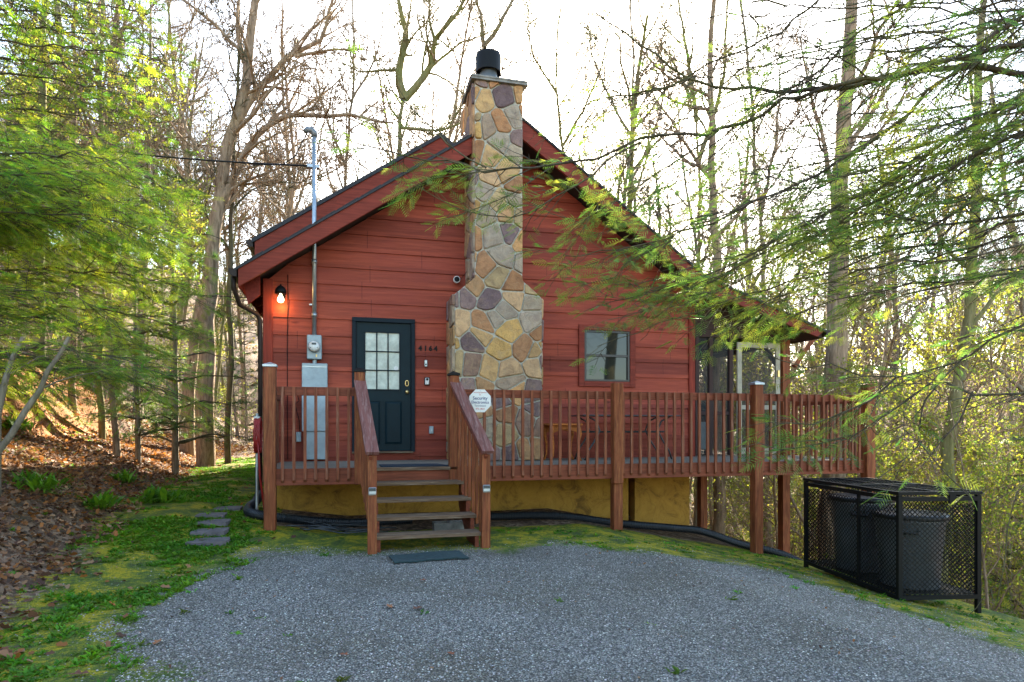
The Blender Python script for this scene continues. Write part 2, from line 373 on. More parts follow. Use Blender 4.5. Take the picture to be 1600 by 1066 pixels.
def mk_ground():
    a = N('forest_ground'); m = a.attr('mask'); sp = a.n('ShaderNodeSeparateColor'); a.l(m, sp.inputs[0])
    # gravel
    def vor(scale):
        v = a.n('ShaderNodeTexVoronoi'); v.inputs['Scale'].default_value = scale; a.l(a.coord(), v.inputs['Vector']); return v
    v1 = vor(78); v2 = vor(30)
    sepc = a.n('ShaderNodeSeparateColor'); a.l(v1.outputs['Color'], sepc.inputs[0])
    gr = a.ramp(sepc.outputs[0], [(0, (.09, .086, .078)), (.45, (.225, .215, .195)), (.8, (.345, .33, .295)), (1, (.53, .51, .45))])
    pn = a.noise((1, 1, 1), .8, 4); gr = a.mix(a.ramp(pn, [(.40, (0, 0, 0)), (.62, (.8, .8, .8))]), gr, (.17, .15, .11))
    gr = a.mix(a.ramp(v1.outputs['Distance'], [(.3, (0, 0, 0)), (.65, (.8, .8, .8))]), gr, (.03, .03, .03))
    # moss, soil, litter
    n1 = a.noise((1, 1, 1), 2.6, 6, .7); n2 = a.noise((1, 1, 1), 24, 5, .75)
    mo = a.ramp(a.math('ADD', a.math('MULTIPLY', n1, .6), a.math('MULTIPLY', n2, .4)), [(.34, (.06, .05, .03)), (.43, (.05, .085, .018)), (.50, (.13, .16, .014)), (.57, (.38, .29, .012)), (.66, (.12, .17, .02))])
    so_ = a.ramp(n2, [(.3, (.13, .045, .010)), (.65, (.33, .125, .018))])
    v3 = vor(17); s3 = a.n('ShaderNodeSeparateColor'); a.l(v3.outputs['Color'], s3.inputs[0])
    li = a.ramp(s3.outputs[0], [(0, (.05, .03, .022)), (.4, (.13, .075, .05)), (.75, (.23, .14, .09)), (1, (.33, .23, .16))])
    li = a.mix(a.ramp(n1, [(.4, (0, 0, 0)), (.7, (.4, .4, .4))]), li, (.09, .08, .03))
    # edge noise on masks
    en = a.math('MULTIPLY', a.math('SUBTRACT', a.math('ADD', a.math('MULTIPLY', n1, .5), a.math('MULTIPLY', n2, .5)), .5), 2.2)
    def th(ch): return a.ramp(a.math('ADD', sp.outputs[ch], en), [(.44, (0, 0, 0)), (.56, (1, 1, 1))])
    c = a.mix(th(2), li, so_); c = a.mix(th(1), c, mo); c = a.mix(th(0), c, gr)
    a.col(c); a.rough(.9, .25)
    hh = a.math('ADD', a.math('MULTIPLY', v1.outputs['Distance'], -1.0), a.math('MULTIPLY', n2, 1.2))
    a.bump(hh, .8, .015); return a.m
M['ground'] = mk_ground()
M['pebble'] = None
def mk_attr(name, rough=.85, bumps=0):
    a = N(name); a.col(a.attr()); a.rough(rough, .3); return a.m
M['pebble'] = mk_attr('grey_gravel_stones')

# ------------------------------------------------------------------ ground and gravel sheets
GP = [(-.55, -9.5), (-1.155, -4.53), (-1.6, -3.2), (-1.45, -2.3), (-.75, -1.25), (.12, -1.12), (1.59, -1.4), (2.4, -1.2), (3.1, -1.8), (4.2, -1.7), (5.0, -1.9), (4.6, -2.7), (4.8, -3.6), (5.1, -4.6), (5.3, -9.5)]
def sdist(px, py, poly):                 # signed distance, positive inside
    px = np.asarray(px, float); py = np.asarray(py, float)
    best = np.full(px.shape, 1e9); ins = np.zeros(px.shape, bool); n = len(poly)
    for i in range(n):
        x0, y0 = poly[i]; x1, y1 = poly[(i + 1) % n]; dx, dy = x1 - x0, y1 - y0
        t = np.clip(((px - x0) * dx + (py - y0) * dy) / (dx * dx + dy * dy), 0, 1)
        best = np.minimum(best, np.hypot(px - x0 - t * dx, py - y0 - t * dy))
        cr = ((y0 > py) != (y1 > py)) & (px < (x1 - x0) * (py - y0) / (y1 - y0 + 1e-12) + x0); ins ^= cr
    return np.where(ins, best, -best)
def masks(x, y):
    sd_ = sdist(x, y, GP); gravel = np.clip(.5 + sd_ * .75 + .35 * (vnoise(x, y, .9, 31) - .5), 0, 1)
    b = toe(y) - x
    moss = np.clip(.5 - b * 1.1, 0, 1) * (1 - sstep(0.2, 1.2, x - xedge(y) + .2)) * (1 - sstep(9, 17, y))
    moss = np.where((y > .3) & (x > -1.0) & (y < 13), .12, moss)       # bare ground below the deck and cabin
    moss = np.where(sd_ < -.02, np.maximum(moss, .0), moss)
    soil = sstep(1.6, 2.0, b) * (1 - sstep(2.9, 3.5, b)) * sstep(-1.5, 1, y) * (1 - sstep(9, 12, y)) * .8
    return gravel, moss, soil
def axis(lo, hi, c0, c1, d0, grow):
    a = list(np.arange(c0, c1 + 1e-6, d0)); d = d0
    while a[-1] < hi: d = min(d * grow, 6); a.append(a[-1] + d)
    d = d0
    while a[0] > lo: d = min(d * grow, 6); a.insert(0, a[0] - d)
    return np.array(a)
gx = axis(-150, 170, -6.5, 8.5, .09, 1.06); gy = axis(-60, 190, -6.5, 6, .09, 1.05)
XX, YY = np.meshgrid(gx, gy); ZZ = H(XX, YY)
gm, mm, sm_ = masks(XX, YY)
nx, ny = len(gx), len(gy)
idx = np.arange(nx * ny).reshape(ny, nx)
quads = np.stack([idx[:-1, :-1], idx[:-1, 1:], idx[1:, 1:], idx[1:, :-1]], -1).reshape(-1, 4)
gf = gm.ravel()[quads].mean(1) > .5
V = np.stack([XX, YY, ZZ], -1).reshape(-1, 3); MC = np.stack([gm, mm, sm_], -1).reshape(-1, 3)
def sheet(name, q, kind):
    u, inv = np.unique(q, return_inverse=True)
    o = npmesh(name, V[u], inv.reshape(-1, 4), M['ground'], smooth=True)
    ca = o.data.color_attributes.new('mask', 'FLOAT_COLOR', 'POINT'); c4 = np.ones((len(u), 4), np.float32); c4[:, :3] = MC[u]
    ca.data.foreach_set('color', c4.ravel()); o['kind'] = kind; return o
sheet('ground', quads[~gf], 'structure'); sheet('gravel_driveway', quads[gf], 'structure')

# ------------------------------------------------------------------ cabin
WX0, WX1, WY, WB = -1.19, 6.0, 1.9, 12.2      # walls
FY = 1.3                                      # front of the rake boards
def zl(x): return 3.65 + .669 * (x + 1.475)   # left roof top line
def zr(x): return 6.24 - .712 * (x - 2.664) if x < 5.9 else 3.936 - .345 * (x - 5.9)
RX = 2.534; RZ = zl(RX)
cabin = thing('cabin', 'red stained wooden cabin with stone chimney and dark teal door', 'cabin', (2.4, 1.9, .6))
def under(x): return (zl(x) if x < RX else zr(x)) - .16
b = MB(); z = BZ0
def xl(z_): return max(WX0, (z_ + .16 - 3.65) / .669 - 1.475)
def xr(z_): 
    if z_ + .16 <= zr(5.9): return WX1
    return min(WX1, 2.664 + (6.24 - z_ - .16) / .712)
DX0, DX1, DZ0, DZ1 = .065, 1.042, .87, 3.115   # front door opening
WINX0, WINX1, WINZ0, WINZ1 = 3.86, 4.83, 2.13, 3.11
while z < 6.2:
    z1 = z + BH
    def seg(a0, a1, b0, b1):               # bottom x range, top x range
        if a1 - a0 < .02: return
        e = .024
        b.add([(a0, WY - e, z), (a1, WY - e, z), (b1, WY - .004, z1), (b0, WY - .004, z1), (a0, WY, z), (a1, WY, z), (b0, WY, z1), (b1, WY, z1)],
              [(0, 1, 2, 3), (0, 4, 5, 1)])
        b.add([(a0, WY - e, z + .012), (a1, WY - e, z + .012), (a1, WY - e - .003, z), (a0, WY - e - .003, z)], [(3, 2, 1, 0)])
    L0, R0, L1, R1 = xl(z), xr(z), xl(z1), xr(z1)
    if R1 < L1: m_ = (L1 + R1) / 2; L1 = R1 = m_
    if R0 > L0:
        cuts = [(L0, R0, L1, R1)]
        for (o0, o1, zz0, zz1) in ((DX0, DX1, DZ0, DZ1), (WINX0, WINX1, WINZ0, WINZ1)):
            if z < zz1 - .02 and z1 > zz0 + .02:
                cuts = [c for q in cuts for c in (((q[0], o0, q[2], o0), (o1, q[1], o1, q[3])) if q[0] < o0 < q[1] else (q,))]
        for c in cuts: seg(*c)
        for (o0, o1, zz0, zz1) in ((DX0, DX1, DZ0, DZ1), (WINX0, WINX1, WINZ0, WINZ1)):
            if z < zz1 < z1: b.add([(o0, WY - .024 + .02 * (zz1 - z) / BH, zz1), (o1, WY - .024 + .02 * (zz1 - z) / BH, zz1), (o1, WY - .004, z1), (o0, WY - .004, z1)], [(0, 1, 2, 3)])
            if z < zz0 < z1: b.add([(o0, WY - .024, z), (o1, WY - .024, z), (o1, WY - .014, zz0), (o0, WY - .014, zz0)], [(0, 1, 2, 3)])
    z = z1
# side and back walls
b.box((WX0, WY + .01, .66), (WX0 + .12, WB, 3.4)); b.box((WX1 - .12, WY + .01, .66), (WX1, WB, 3.6)); b.box((WX0 + .13, WB - .12, .66), (WX1 - .13, WB, 3.4))
b.prism([(WX0 + .13, .66), (WX1 - .13, .66), (WX1 - .13, 3.5), (RX, RZ - .4), (WX0 + .13, 3.5)], WY + .10, WY + .14)
b.box((DX0, WY - .03, .872), (DX1, WY + .06, 1.0))
wall = b.build('wall', M['siding'], cabin)
for x0, x1, zt in ((WX0 - .05, WX0 + .09, zl(WX0) - .2), (WX1 - .09, WX1 + .03, 3.62)):
    MB().box((x0, WY - .045, .62), (x1, WY + .1, zt), .006).build('corner_board', M['trim_v'], cabin)
# foundation
b = MB()
for (x0, x1, y0) in ((-1.05, 4.78, WY + .06), (4.90, 5.97, WY + .05)):
    b.box((x0, y0, -1.2), (x1, y0 + .2, .655))
b.box((WX1 - .25, WY + .1, -3), (WX1 - .03, WB, .655)); b.box((-1.05, WY + .26, -.6), (-.85, WB, .655)); b.box((-.8, WB - .3, -3), (WX1 - .3, WB - .1, .655))
b.build('foundation', M['stucco'], cabin)
# roof: main two slopes + porch slope
def slab(poly_top, t, y0, y1, mat, name, parent=cabin):
    m = MB(); p = poly_top; q = [(x, z_ - t) for x, z_ in reversed(p)]
    m.prism([(x, z_) for x, z_ in p] + q, y0, y1); return m.build(name, mat, parent)
LX, RXE = -1.50, 8.28
top = [(LX, zl(LX)), (RX, RZ), (5.9, zr(5.899)), (RXE, zr(RXE))]
b = MB()
tp = [(x, z_ + .035) for x, z_ in top]; tp[0] = (LX - .04, zl(LX - .04) + .035); tp[-1] = (RXE + .04, zr(RXE + .04) + .035)
b.prism(tp + [(x, z_ - .037) for x, z_ in reversed(tp)], FY - .03, WB + .5)
for k in range(1, 12):                         # shingle courses as shallow steps on the left slope edge
    x = LX + k * .33; b.prism([(x - .3, zl(x - .3) + .036), (x, zl(x) + .036), (x, zl(x) + .05), (x - .3, zl(x - .3) + .04)], FY - .035, FY + .3)
roof = b.build('roof', M['shingle'], cabin)
b = MB(); b.prism([(x, z_ - .003) for x, z_ in top] + [(x, z_ - .12) for x, z_ in reversed(top)], FY + .055, WB + .45)
b.build('roof_deck', M['dark'], roof)
b = MB()
b.prism([(LX, zl(LX)), (RX, RZ), (RX, RZ - .25), (LX, zl(LX) - .25)], FY, FY + .05)
b.prism([(RX + .001, RZ), (5.9, zr(5.899)), (RXE, zr(RXE)), (RXE - .14, zr(RXE) - .10), (5.9, zr(5.899) - .22), (RX + .001, RZ - .30)], FY, FY + .05)
b.build('rake_board', M['trim'], cabin)
b = MB(); b.prism([(LX + .02, zl(LX) - .125), (WX0 - .06, zl(WX0) - .14), (WX0 - .06, zl(WX0) - .50), (LX + .09, zl(LX) - .44)], FY + .30, FY + .34); b.build('rafter', M['trim_y'], cabin)
for k in range(18):
    y = FY + .9 + k * .6; b = MB()
    b.prism([(LX + .02, zl(LX) - .125), (WX0 + .1, zl(WX0 + .1) - .125), (WX0 + .1, zl(WX0) - .30), (LX + .02, zl(LX) - .28)], y, y + .05); b.build('rafter', M['trim_y'], cabin)
b = MB(); b.prism([(LX - .0, zl(LX) - .09), (LX + .018, zl(LX) - .09), (LX + .018, zl(LX) - .26), (LX, zl(LX) - .26)], FY + .06, WB + .4)
b.build('eave_board', M['trim_y'], cabin)
# raised rear roof seen above the left slope
def zu(x): return 4.47 + .669 * (x + 1.475)
UY = 2.77; ux1 = 1.588
b = MB(); b.prism([(-1.52, zu(-1.52) + .035), (ux1, zu(ux1) + .035), (ux1 + .75, zu(ux1) - .47), (ux1 + .75, zu(ux1) - .55), (ux1, zu(ux1) - .035), (-1.52, zu(-1.52) - .035)], UY - .03, WB + .3)
b.build('raised_roof', M['shingle'], cabin)
b = MB(); b.prism([(-1.475, 4.47 - .036), (ux1, zu(ux1) - .036), (ux1 + .6, zu(ux1) - .45), (ux1 + .6, zu(ux1) - .8), (-.9, zu(-.9) - .9), (-1.475, 4.47 - .29)], UY, UY + .05)
b.build('raised_rake_board', M['trim'], cabin)
b = MB(); b.prism([(-1.19, zl(-1.19) + .04), (RX - .1, RZ - .1), (ux1, zu(ux1) - .15), (-1.19, zu(-1.19) - .15)], UY + .1, WB - .1)
b.build('raised_wall', M['siding'], cabin)
# gutters and downspout
b = MB()
def gutter(m, x, z_, y0, y1, s=1):
    pr = [(0, 0), (-.10 * s, 0), (-.11 * s, -.05), (-.06 * s, -.11), (0, -.11)]
    pr = [(x + a, z_ + c) for a, c in pr]
    if s < 0: pr = pr[::-1]
    m.prism(pr, y0, y1)
for ga in ((LX - .02, zl(LX), FY - .02, WB + .4, 1), (-1.50, zu(-1.5), UY - .02, WB, 1), (RXE + .03, zr(RXE) + .02, FY - .02, WB + .4, -1)):
    b = MB(); gutter(b, *ga); b.build('gutter', M['gutter'], cabin)
b = MB()
zc = zl(LX) - .12
b.tube([(LX - .08, FY + .12, zc + .03), (LX - .08, FY + .12, zc - .12), (LX - .02, FY + .25, zc - .34), (WX0 - .12, WY - .08, zc - .43), (WX0 - .09, WY - .06, zc - .5), (WX0 - .085, WY - .055, zc - .62), (WX0 - .085, WY - .055, .35)], .034, 8)
b.build('downspout', M['gutter'], cabin, smooth=True)
# front door
b = MB(); fw = .062
b.box((DX0, WY - .055, 1.0), (DX0 + fw, WY + .08, DZ1 - .07), .004); b.box((DX1 - fw, WY - .055, 1.0), (DX1, WY + .08, DZ1 - .07), .004); b.box((DX0, WY - .055, DZ1 - .068), (DX1, WY + .08, DZ1), .004)
door = MB(); sx0, sx1, sz0, sz1 = DX0 + fw + .004, DX1 - fw - .004, 1.02, DZ1 - .072
gx0, gx1, gz0, gz1 = .27, .795, 1.995, 2.885
y0, y1 = WY - .012, WY + .03
door.box((sx0, y0, sz0), (gx0, y1, sz1)); door.box((gx1, y0, sz0), (sx1, y1, sz1)); door.box((gx0, y0, gz1), (gx1, y1, sz1)); 
door.box((gx0, y0 + .003, sz0), (gx1, y1, gz0))
for px0 in (.235, .575):                       # raised lower panels
    pz0, pz1, pw = 1.13, 1.80, .26
    door.add([(px0, y0 - .0005, pz0), (px0 + pw, y0 - .0005, pz0), (px0 + pw, y0 - .0005, pz1), (px0, y0 - .0005, pz1),
              (px0 + .03, y0 - .016, pz0 + .03), (px0 + pw - .03, y0 - .016, pz0 + .03), (px0 + pw - .03, y0 - .016, pz1 - .03), (px0 + .03, y0 - .016, pz1 - .03)],
             [(0, 1, 5, 4), (1, 2, 6, 5), (2, 3, 7, 6), (3, 0, 4, 7), (4, 5, 6, 7)])
    for q in ((px0 - .012, pz0 - .012, px0 + pw + .012, pz0 - .002), (px0 - .012, pz1 + .002, px0 + pw + .012, pz1 + .012), (px0 - .012, pz0, px0 - .002, pz1), (px0 + pw + .002, pz0, px0 + pw + .012, pz1)):
        door.box((q[0], y0 - .008, q[1]), (q[2], y0 + .002, q[3]))
fr = b.build('door_frame', M['tealframe'], cabin)
dr = door.build('front_door', M['tealdoor'], cabin)
b = MB()
b.box((gx0 - .02, y0 - .014, gz0 - .02), (gx1 + .02, y0 - .002, gz0)); b.box((gx0 - .02, y0 - .014, gz1), (gx1 + .02, y0 - .002, gz1 + .02))
b.box((gx0 - .02, y0 - .014, gz0), (gx0, y0 - .002, gz1)); b.box((gx1, y0 - .014, gz0), (gx1 + .02, y0 - .002, gz1))
for k in (1, 2):
    x = gx0 + (gx1 - gx0) * k / 3; b.box((x - .009, y0 - .012, gz0), (x + .009, y0 - .001, gz1))
    z_ = gz0 + (gz1 - gz0) * k / 3; b.box((gx0, y0 - .011, z_ - .009), (gx1, y0, z_ + .009))
b.build('muntin', M['tealframe'], dr)
MB().box((gx0, y0 + .006, gz0), (gx1, y0 + .012, gz1)).build('door_glass', M['curtain'], dr)
b = MB(); b.lathe([(.024, 0), (.03, -.02), (.034, -.045), (.022, -.06), (.003, -.063)], (.915, y0, 1.955), 16, axis='y'); b.build('door_knob', M['brass'], dr, smooth=True)
b = MB(); b.lathe([(.03, 0), (.03, -.015), (.026, -.02), (.001, -.021)], (.915, y0, 2.075), 16, axis='y')
b.lathe([(.03, 0), (.03, -.015), (.026, -.02), (.001, -.021)], (.915, y0, 2.115), 16, axis='y'); b.box((.885, y0 - .0145, 2.075), (.945, y0, 2.115)); b.build('deadbolt', M['brass'], dr)
b = MB(); b.box((.897, y0 - .024, 2.06), (.933, y0 - .0215, 2.13), .001); b.build('keypad', M['black'], dr)
MB().lathe([(.035, 0), (.035, -.002), (.001, -.003)], (.745, y0 - .004, 2.33), 16, axis='y').build('sticker', M['white'], dr)
b = MB(); b.box((DX0 - .0, WY - .10, .985), (DX1 - .03, WY - .01, 1.012), .004); b.build('threshold', M['tread'], cabin)
# window
win = MB(); tw = .10
win.box((3.82, WY - .05, 2.09), (3.82 + tw, WY - .0, 3.15), .004); win.box((4.865 - tw, WY - .05, 2.09), (4.865, WY, 3.15), .004)
win.box((3.921, WY - .048, 3.06), (4.764, WY, 3.15), .004); win.box((3.921, WY - .048, 2.09), (4.764, WY, 2.185), .004)
wn = win.build('window', M['trim'], cabin)
b = MB(); X0, X1, Z0, Z1, ZM = 3.925, 4.76, 2.188, 3.057, 2.63
b.box((X0, WY - .035, Z0), (X0 + .035, WY + .03, Z1)); b.box((X1 - .035, WY - .035, Z0), (X1, WY + .03, Z1)); b.box((X0 + .036, WY - .034, Z1 - .03), (X1 - .036, WY + .03, Z1)); b.box((X0 + .036, WY - .034, Z0), (X1 - .036, WY + .03, Z0 + .03))
b.box((X0 + .036, WY - .03, ZM - .02), (X1 - .036, WY + .03, ZM + .02)); b.build('sash', plain('dark_bronze_sash', (.028, .022, .02), .4), wn)
MB().box((X0 + .036, WY - .008, ZM + .021), (X1 - .036, WY, Z1 - .031)).box((X0 + .036, WY - .002, Z0 + .031), (X1 - .036, WY + .006, ZM - .021)).build('pane', M['glass'], wn)
# chimney
CX0, CX1, CFY = 1.579, 2.95, 1.2
sil = [(CX0, .88), (CX1, .88), (CX1, 3.42), (2.637, 3.68), (2.637, 6.70), (1.885, 6.70), (1.885, 3.68), (CX0, 3.42)]
b = MB(); b.prism(sil, CFY, WY + .05); chim = b.build('chimney', M['mortar'], cabin)
PAL = [(.43, .24, .11), (.48, .26, .10), (.38, .19, .085), (.50, .32, .17), (.34, .16, .065), (.15, .095, .10), (.20, .13, .12), (.34, .27, .19), (.42, .30, .15), (.38, .31, .24), (.42, .26, .11), (.33, .24, .17), (.48, .29, .09), (.22, .13, .09)]
def clip(poly, nx_, nz_, c):                    # keep nx*x+nz*z <= c
    out = []
    for i in range(len(poly)):
        p, q = poly[i], poly[(i + 1) % len(poly)]
        dp = nx_ * p[0] + nz_ * p[1] - c; dq = nx_ * q[0] + nz_ * q[1] - c
        if dp <= 0: out.append(p)
        if dp * dq < 0: t = dp / (dp - dq); out.append((p[0] + t * (q[0] - p[0]), p[1] + t * (q[1] - p[1])))
    return out
def stones(mb, poly, sx, sz, put, rs, edge_in=.0):
    rnd = random.Random(rs); xs = [p[0] for p in poly]; zs = [p[1] for p in poly]; seeds = []
    nxs = max(1, round((max(xs) - min(xs)) / sx)); nzs = max(1, round((max(zs) - min(zs)) / sz))
    for j in range(-1, nzs + 1):
        for i in range(-1, nxs + 1):
            seeds.append((min(xs) + (i + .5 + .5 * (j % 2) - .25 + rnd.uniform(-.42, .42)) * (max(xs) - min(xs)) / nxs, min(zs) + (j + .5 + rnd.uniform(-.42, .42)) * (max(zs) - min(zs)) / nzs))
    last = None
    for s in seeds:
        c = list(poly)
        for t in seeds:
            if t is s: continue
            dx, dz = t[0] - s[0], t[1] - s[1]; L = math.hypot(dx, dz)
            if L > 4 * max(sx, sz) or L < 1e-6: continue
            nx_, nz_ = dx / L, dz / L
            c = clip(c, nx_, nz_, nx_ * (s[0] + t[0]) / 2 + nz_ * (s[1] + t[1]) / 2 - .0115)
            if len(c) < 3: break
        if len(c) < 3: continue
        ar = abs(sum(c[i][0] * c[(i + 1) % len(c)][1] - c[(i + 1) % len(c)][0] * c[i][1] for i in range(len(c)))) / 2
        if ar < .0022: continue
        cen = (sum(p[0] for p in c) / len(c), sum(p[1] for p in c) / len(c))
        # drop near-duplicate points, then round the corners
        c2 = [p for i, p in enumerate(c) if math.hypot(p[0] - c[i - 1][0], p[1] - c[i - 1][1]) > .012]
        if len(c2) < 3: continue
        r_ = []
        for i in range(len(c2)):
            p, q = c2[i], c2[(i + 1) % len(c2)]
            k = min(.28, .02 / max(.02, math.hypot(q[0] - p[0], q[1] - p[1])))
            r_.append((p[0] + k * (q[0] - p[0]), p[1] + k * (q[1] - p[1]))); r_.append((q[0] + k * (p[0] - q[0]), q[1] + k * (p[1] - q[1])))
        n = len(r_); h = rnd.uniform(.022, .042)
        ins = [(p[0] + (cen[0] - p[0]) * .10, p[1] + (cen[1] - p[1]) * .08) for p in r_]
        ty, tz = rnd.uniform(-.05, .05), rnd.uniform(-.04, .04)
        vs = [put(p[0], p[1], 0) for p in r_] + [put(p[0], p[1], h * .7) for p in r_] + [put(p[0], p[1], h + ty * (p[0] - cen[0]) + tz * (p[1] - cen[1])) for p in ins]
        fs = []
        for lv in (0, 1): fs += [(lv * n + i, lv * n + (i + 1) % n, (lv + 1) * n + (i + 1) % n, (lv + 1) * n + i) for i in range(n)]
        fs.append(tuple(range(2 * n, 3 * n)))
        col = rnd.choice(PAL); k = rnd.uniform(.8, 1.15); mb.add(vs, fs, sc3(tuple(.94 * q_ + .02 for q_ in col), k * 1.05))
b = MB()
stones(b, sil, .27, .33, lambda x, z_, h: (x, CFY - h, z_), 11)
left_face = [(CFY + .01, .88), (WY - .03, .88), (WY - .03, 3.42), (CFY + .01, 3.42)]
stones(b, left_face, .33, .36, lambda y, z_, h: (CX0 - h, y, z_), 5)
stones(b, [(CFY + .01, 3.7), (2.3, 3.7), (2.3, 6.68), (CFY + .01, 6.68)], .33, .36, lambda y, z_, h: (1.885 - h, y, z_), 6)
stones(b, left_face, .33, .36, lambda y, z_, h: (CX1 + h, y, z_), 8)
b.build('stonework', M['stone'], chim)
b = MB(); b.prism([(1.82, 6.70), (2.70, 6.70), (2.70, 6.735), (1.82, 6.735)], CFY - .07, WY + .06)
b.prism([(1.81, 6.735), (2.71, 6.735), (2.69, 6.76), (1.83, 6.76)], CFY - .08, WY + .07); b.build('cap_slab', M['concrete'], chim)
fc = (2.19, 1.62); fz0 = at(771, 128, 1.62).z; fz1 = at(771, 116, 1.62).z; fz2 = at(771, 88, 1.62).z
b = MB(); b.lathe([(.15, 6.77), (.15, 6.85), (.14, 6.86), (.14, fz1 + .1)], (*fc, 0), 24); b.build('flue_pipe', M['steel'], chim, smooth=True)
b = MB(); b.lathe([(.205, fz1), (.205, fz2 - .03), (.195, fz2), (.12, fz2 + .004)], (*fc, 0), 32, cap=False); b.lathe([(.19, fz1), (.19, fz2 - .04), (.001, fz2 - .04)], (*fc, 0), 32, cap=False)
b.lathe([(.19, fz1), (.205, fz1)], (*fc, 0), 32, cap=False); b.lathe([(.2, fz2 - .002), (.001, fz2 + .004)], (*fc, 0), 32, cap=False)
b.build('flue_cap', M['black'], chim, smooth=False)
b = MB(); b.add([(1.86, FY + .1, zl(1.86) + .05), (1.86, WY + .9, zl(1.86) + .05), (1.86, WY + .9, zl(1.86) + .35), (1.86, FY + .1, zl(1.86) + .12)], [(0, 1, 2, 3)])
b.add([(1.855, FY + .1, zl(1.86) + .05), (1.855, WY + .9, zl(1.86) + .05), (1.62, WY + .9, zl(1.62) + .05), (1.62, FY + .1, zl(1.62) + .05)], [(0, 1, 2, 3)])
b.build('flashing', M['steel'], roof)
# screened porch on the right
por = MB()
PX1 = 7.86; PB = 9.0
por.box((PX1 - .02, WY - .06, -3.4), (PX1 + .13, WY + .09, 3.02)); 
pp = por.build('porch_post', M['deckred'], cabin)
MB().box((PX1 - .02, PB, -4.4), (PX1 + .13, PB + .15, 3.02)).build('porch_post', M['deckred'], cabin)
MB().box((6.20, WY + .05, -2.4), (6.33, WY + .18, .59)).build('porch_post', M['deckred'], cabin)
b = MB(); b.bar(at(1240, 572, WY), at(1266, 530, WY) + Vector((.05, 0, .02)), .09, .09, (0, 1, 0)); b.build('knee_brace', M['deckred'], cabin)
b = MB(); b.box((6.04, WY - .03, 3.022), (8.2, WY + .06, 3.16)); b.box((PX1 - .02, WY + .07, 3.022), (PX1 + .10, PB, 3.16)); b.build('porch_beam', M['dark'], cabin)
b = MB()
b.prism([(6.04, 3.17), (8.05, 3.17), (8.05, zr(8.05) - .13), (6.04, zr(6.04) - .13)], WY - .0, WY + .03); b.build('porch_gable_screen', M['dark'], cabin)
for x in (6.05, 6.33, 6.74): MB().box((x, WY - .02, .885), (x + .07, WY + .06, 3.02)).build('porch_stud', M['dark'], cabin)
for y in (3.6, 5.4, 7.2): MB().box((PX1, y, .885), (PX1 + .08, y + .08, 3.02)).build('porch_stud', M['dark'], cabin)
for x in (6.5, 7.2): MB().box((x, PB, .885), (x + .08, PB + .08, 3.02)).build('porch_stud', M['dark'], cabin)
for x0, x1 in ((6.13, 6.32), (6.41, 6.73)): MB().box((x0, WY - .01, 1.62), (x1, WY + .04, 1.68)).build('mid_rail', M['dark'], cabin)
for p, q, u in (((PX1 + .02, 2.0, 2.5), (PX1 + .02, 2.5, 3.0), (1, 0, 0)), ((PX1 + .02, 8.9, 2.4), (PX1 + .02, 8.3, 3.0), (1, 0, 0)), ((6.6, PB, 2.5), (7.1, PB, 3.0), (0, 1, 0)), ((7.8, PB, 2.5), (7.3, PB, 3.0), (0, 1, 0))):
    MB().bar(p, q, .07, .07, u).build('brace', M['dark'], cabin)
b = MB(); b.add([(6.05, WY + .02, .9), (6.86, WY + .02, .9), (6.86, WY + .02, 3.02), (6.05, WY + .02, 3.02)], [(0, 1, 2, 3)])
b.add([(PX1 + .05, WY + .1, .9), (PX1 + .05, PB, .9), (PX1 + .05, PB, 3.02), (PX1 + .05, WY + .1, 3.02)], [(0, 1, 2, 3)])
b.build('porch_screen', M['screen'], cabin)
b = MB(); b.box((6.0, WY + .05, .75), (8.0, PB + .2, .865)); b.box((6.0, WY + .07, .60), (8.0, WY + .12, .75)); b.build('porch_floor', M['floor'], cabin)
sdoor = MB(); dx0, dx1, dz0, dz1 = 6.90, 7.80, .90, 2.95
sdoor.box((dx0, WY - .03, dz0), (dx0 + .09, WY + .01, dz1)); sdoor.box((dx1 - .09, WY - .03, dz0), (dx1, WY + .01, dz1)); sdoor.box((dx0 + .091, WY - .029, dz1 - .09), (dx1 - .091, WY + .009, dz1)); sdoor.box((dx0 + .091, WY - .029, dz0), (dx1 - .091, WY + .009, dz0 + .12))
sdoor.box((dx0 + .091, WY - .028, 1.72), (dx1 - .091, WY + .008, 1.80)); sdd = sdoor.build('screen_door', M['creamwood'], cabin)
b = MB(); b.add([(dx0 + .08, WY - .01, dz0 + .1), (dx1 - .08, WY - .01, dz0 + .1), (dx1 - .08, WY - .01, dz1 - .08), (dx0 + .08, WY - .01, dz1 - .08)], [(0, 1, 2, 3)]); b.build('door_mesh', M['screen'], sdd)
b = MB(); b.box((dx1 - .07, WY - .06, 2.33), (dx1 - .03, WY - .031, 2.45)); b.build('latch', M['brass'], sdd)

# ------------------------------------------------------------------ deck
FZ = .87; RT = 1.90; DL, DR = -1.0, 8.15
deck = thing('deck', 'raised wooden deck with red brown baluster railing along the cabin front', 'deck', (3.5, 0, .7))
b = MB(); y = .052
while y < WY - .05:
    b.box((DL + .02, y, FZ - .035), (DR - .02, y + .135, FZ), .003); y += .141
dfloor = b.build('deck_floor', M['floor'], deck)
b = MB()
for (x0, x1) in ((DL, .20), (1.45, DR)): b.box((x0, 0, .665), (x1, .045, FZ + .002), .003)
b.box((.201, .01, .70), (1.449, .045, FZ - .038))
b.box((DL, .046, .665), (DL + .045, WY - .05, FZ - .001)); b.box((DR - .045, .046, .665), (DR, WY + .04, FZ - .001))
b.box((DL + .05, 1.0, .66), (DR - .05, 1.06, .83))
for k in range(22): x = DL + .3 + k * .41; b.box((x, .05, .68), (x + .04, WY - .06, .832))
b.build('rim_joist', M['deckred_x'], deck)
